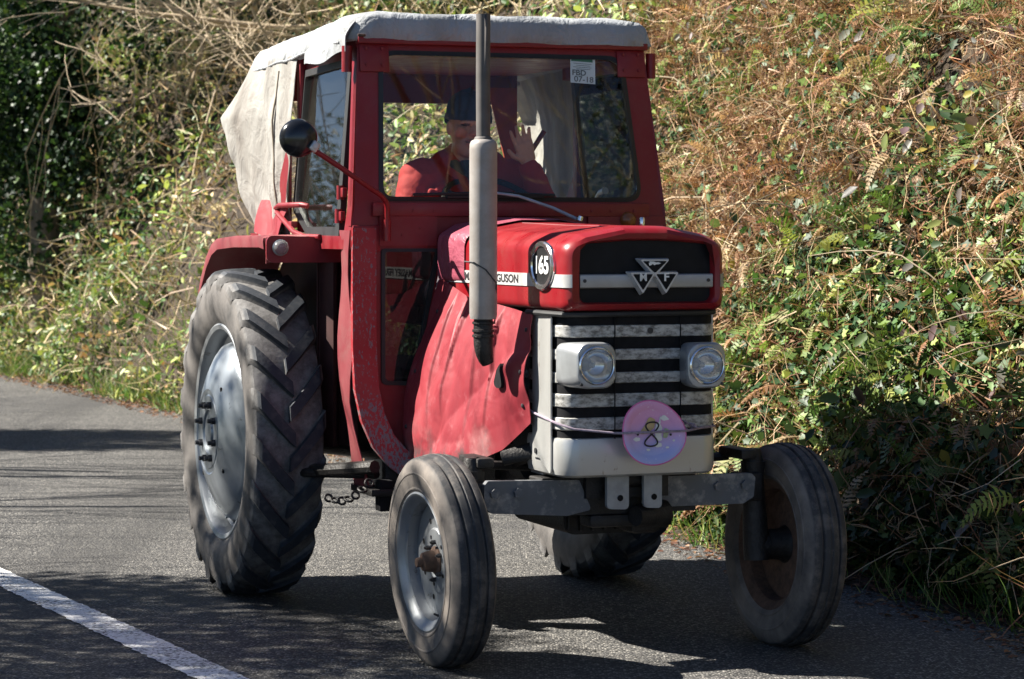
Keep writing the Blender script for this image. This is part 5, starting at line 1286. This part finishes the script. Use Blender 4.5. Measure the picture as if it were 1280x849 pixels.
# waving left hand: palm to the front, fingers up and spread; right hand closed on the wheel
wr = Vector((.200, 1.465, 1.935)); hu = Vector((-.30, -.02, .95)).normalized(); hs = Vector((.93, .0, .36)).normalized(); hf = hu.cross(hs).normalized()
if hf.y > 0: hf = -hf
def hd(a, b, c_=0): return wr + hs*a + hu*b + hf*c_
for a in (-.030, -.010, .010, .030): caps.append((hd(a*.75, .018), .016, hd(a*1.05, .088, .002), .0145))
for a, sp, L in ((-.033, -.16, .076), (-.011, -.04, .086), (.012, .07, .080), (.033, .19, .062)):
    b0 = hd(a, .088); d1 = (hu*math.cos(sp)+hs*math.sin(sp)).normalized(); d2 = (d1+hf*.16).normalized(); d3 = (d1+hf*.34).normalized()
    p1 = b0+d1*L*.45; p2 = p1+d2*L*.32; p3 = p2+d3*L*.25
    caps += [(b0, .0105, p1, .0098), (p1, .0098, p2, .009), (p2, .009, p3, .0078)]
t0 = hd(-.030, .030, .005); t1 = hd(-.066, .058, .012); t2 = hd(-.080, .088, .014)
caps += [(t0, .0155, t1, .0120), (t1, .0115, t2, .0095)]
gr_ = Vector((-.175, 1.36, 1.735))
caps += [((-.19, 1.40, 1.70), .034, gr_, .03)]
for k in range(4):
    c0 = gr_ + Vector((.010+.001*k, -.028+.0*k, .030-.021*k)); caps += [(gr_+Vector((-.004, -.008, .028-.020*k)), .0115, c0, .0105), (c0, .0105, c0+Vector((.026, .008, .004)), .0095), (c0+Vector((.026, .008, .004)), .0095, c0+Vector((.020, .030, .002)), .0085)]
caps += [(gr_+Vector((.0, .0, .03)), .0125, gr_+Vector((.03, .008, .045)), .010)]
PB = capsules('person', caps, .0052, smooth_it=3)
t = NT('skin'); a = t.add('ShaderNodeAttribute', attribute_name='Col'); t.set(col=t.mix(t.ramp(t.noise(60, 5), [(.4, 0), (.8, .35)]), a.outputs[0], (.42, .16, .11)), rough=.5); MAT['skin'] = t.m
me = PB.data; n = len(me.vertices); co = np.empty(n*3, np.float32); me.vertices.foreach_get('co', co); co = co.reshape(-1, 3)
inv = (Matrix.Rotation(yaw, 3, 'Z') @ Matrix.Rotation(R(5), 3, 'Y')).transposed()
hl = (co-np.array(HC)) @ np.array(inv).T
cc = np.tile(np.array([.60, .30, .21, 1.], np.float32), (n, 1))
def paint(mask, col): cc[mask, :3] = col
x_, y_, z_ = hl[:, 0], hl[:, 1], hl[:, 2]; face = (y_ < -.03) & (np.abs(z_) < .16)
cheek = face & (np.hypot(np.abs(x_)-.05, z_+.03) < .026); paint(cheek, (.58, .21, .15))
paint(face & (np.hypot(x_*.8, z_+.03) < .017) & (y_ < -.1), (.56, .22, .16))
paint(face & (z_ < -.045) & (np.abs(x_) < .075) & (y_ > -.2), (.44, .23, .18))
paint(face & (np.abs(z_+.066-.12*np.abs(x_)) < .0042) & (np.abs(x_) < .028), (.12, .035, .035))
paint(face & (np.abs(z_+.066-.12*np.abs(x_)) >= .0042) & (np.abs(z_+.066) < .012) & (np.abs(x_) < .026), (.46, .15, .13))
for s_ in (-1, 1):
    paint(face & (np.hypot((x_-s_*.033)/.017, (z_-.012)/.0065) < 1), (.07, .045, .04))
    paint(face & (np.hypot((x_-s_*.036)/.024, (z_-.031-.1*(.04-np.abs(x_-s_*.036)))/.0052) < 1), (.10, .06, .045))
paint((co[:, 2] < 1.50), (.03, .035, .06))                   # trousers
paint((co[:, 2] < 1.10), (.02, .018, .016))                  # boots
at = me.attributes.new('Col', 'FLOAT_COLOR', 'POINT'); at.data.foreach_set('color', cc.ravel()); me.materials.append(MAT['skin'])
PB.location = ORG; PB.rotation_euler = (0, 0, TH)
tag(PB, 'driver in a red jacket and dark woolly hat waving from the cab', 'person')
jk = [((-.01, 1.72, 1.89), .150, (0, 1.80, 1.56), .195), ((0, 1.80, 1.56), .195, (0, 1.86, 1.40), .205), ((-.21, 1.70, 1.865), .098, (.21, 1.70, 1.865), .098), ((-.10, 1.70, 1.92), .085, (.09, 1.70, 1.92), .085), ('b', (-.09, 1.66, 1.945), .05), ('b', (.06, 1.66, 1.945), .05), ('b', (-.01, 1.76, 1.96), .07),
      ((-.235, 1.70, 1.86), .094, (-.325, 1.61, 1.60), .080), ((-.325, 1.61, 1.60), .080, (-.205, 1.43, 1.685), .055),
      ((.235, 1.70, 1.86), .094, (.325, 1.58, 1.70), .082), ((.325, 1.58, 1.70), .080, (.235, 1.49, 1.87), .058), ((.235, 1.49, 1.87), .058, (.212, 1.475, 1.905), .052)]
for k in range(14):                                          # folds across sleeves and chest
    rs_ = random.Random(k); a = Vector((rs_.uniform(-.3, .3), 1.58, rs_.uniform(1.62, 1.84))); b = a+Vector((rs_.uniform(-.10, .10), -.0, rs_.uniform(-.14, -.06))); jk.append((a, .020, b, .012))
JK = capsules('jacket', jk, .008, smooth_it=1)
jn = len(JK.data.vertices); jc = np.empty(jn*3, np.float32); jv = np.empty(jn*3, np.float32); JK.data.vertices.foreach_get('co', jc); JK.data.vertices.foreach_get('normal', jv); jc = jc.reshape(-1, 3); jv = jv.reshape(-1, 3)
fold = .020*(np.abs(fbm(jc[:, 0]*9+jc[:, 2]*5+20, jc[:, 2]*7-jc[:, 0]*4+20, jc[:, 1]*5, 3)-.5)-.1)*2
JK.data.vertices.foreach_set('co', (jc+jv*fold[:, None]).astype(np.float32).ravel()); JK.data.update()
t = NT('red_jacket'); t.set(col=t.mix(t.noise(7, 5), (.30, .010, .013), (.40, .02, .02)), rough=.8); t.bump(t.noise(20, 4), .35, .012); JK.data.materials.append(t.m); JK.parent = PB
# collar, dark scarf at the neck
m = MB(); 
for s_ in (-1, 1):
    gr = []
    for i in range(12):
        a = i/11; th = -PI/2 + s_*(.25 + a*2.4); gr.append([(-.02+(.085+.045*j/4)*math.cos(th), 1.665+.01*a+(.085+.045*j/4)*math.sin(th), 1.965 - .022*j/4*2.2 + .02*math.sin(a*PI) - .085*(1-a)**3 - .02*j/4) for j in range(5)])
    m.sheet(gr, .006)
m.build('collar', t.m, PB, 70)
m = MB(); m.tube([(-.02+.078*math.cos(a), 1.655+.075*math.sin(a), 1.945-.05*max(0, -math.sin(a))) for a in np.linspace(0, 2*PI, 25)], .032, 10, False)
m.prism(rpoly([(-.085, 1.95), (-.005, 1.76), (.005, 1.76), (.06, 1.95)], .01), 1.535, 1.58, YF); m.build('scarf', simple('dark_scarf', (.015, .03, .04), .9, scale=40), PB, 60)
# knitted hat
m = MB(); rings = []
for k in range(15):
    f = k/14; zz = .038 + .135*f; rr = (.107 if k > 3 else .112) * math.sqrt(max(0.0, 1-(max(0, f-.25)/.75)**2.6)); rib = .0016
    rings.append([tuple(hp((rr+rib*(j % 2))*.93*math.cos(2*PI*j/64), .018+(rr+rib*(j % 2))*1.08*math.sin(2*PI*j/64), zz + (.012*math.sin(2*PI*j/64) - .022*math.cos(2*PI*j/64*2)*.2 - (.04*max(0, math.sin(2*PI*j/64)) if k < 5 else 0)))) for j in range(64)])
m.loft(rings, False, True); t = NT('navy_wool'); t.set(col=t.mix(t.noise(50, 4), (.012, .018, .035), (.03, .045, .075)), rough=.9); t.bump(t.noise(120, 2, stretch=(1, 1, .3)), .5, .004); m.build('hat', t.m, PB, 70)
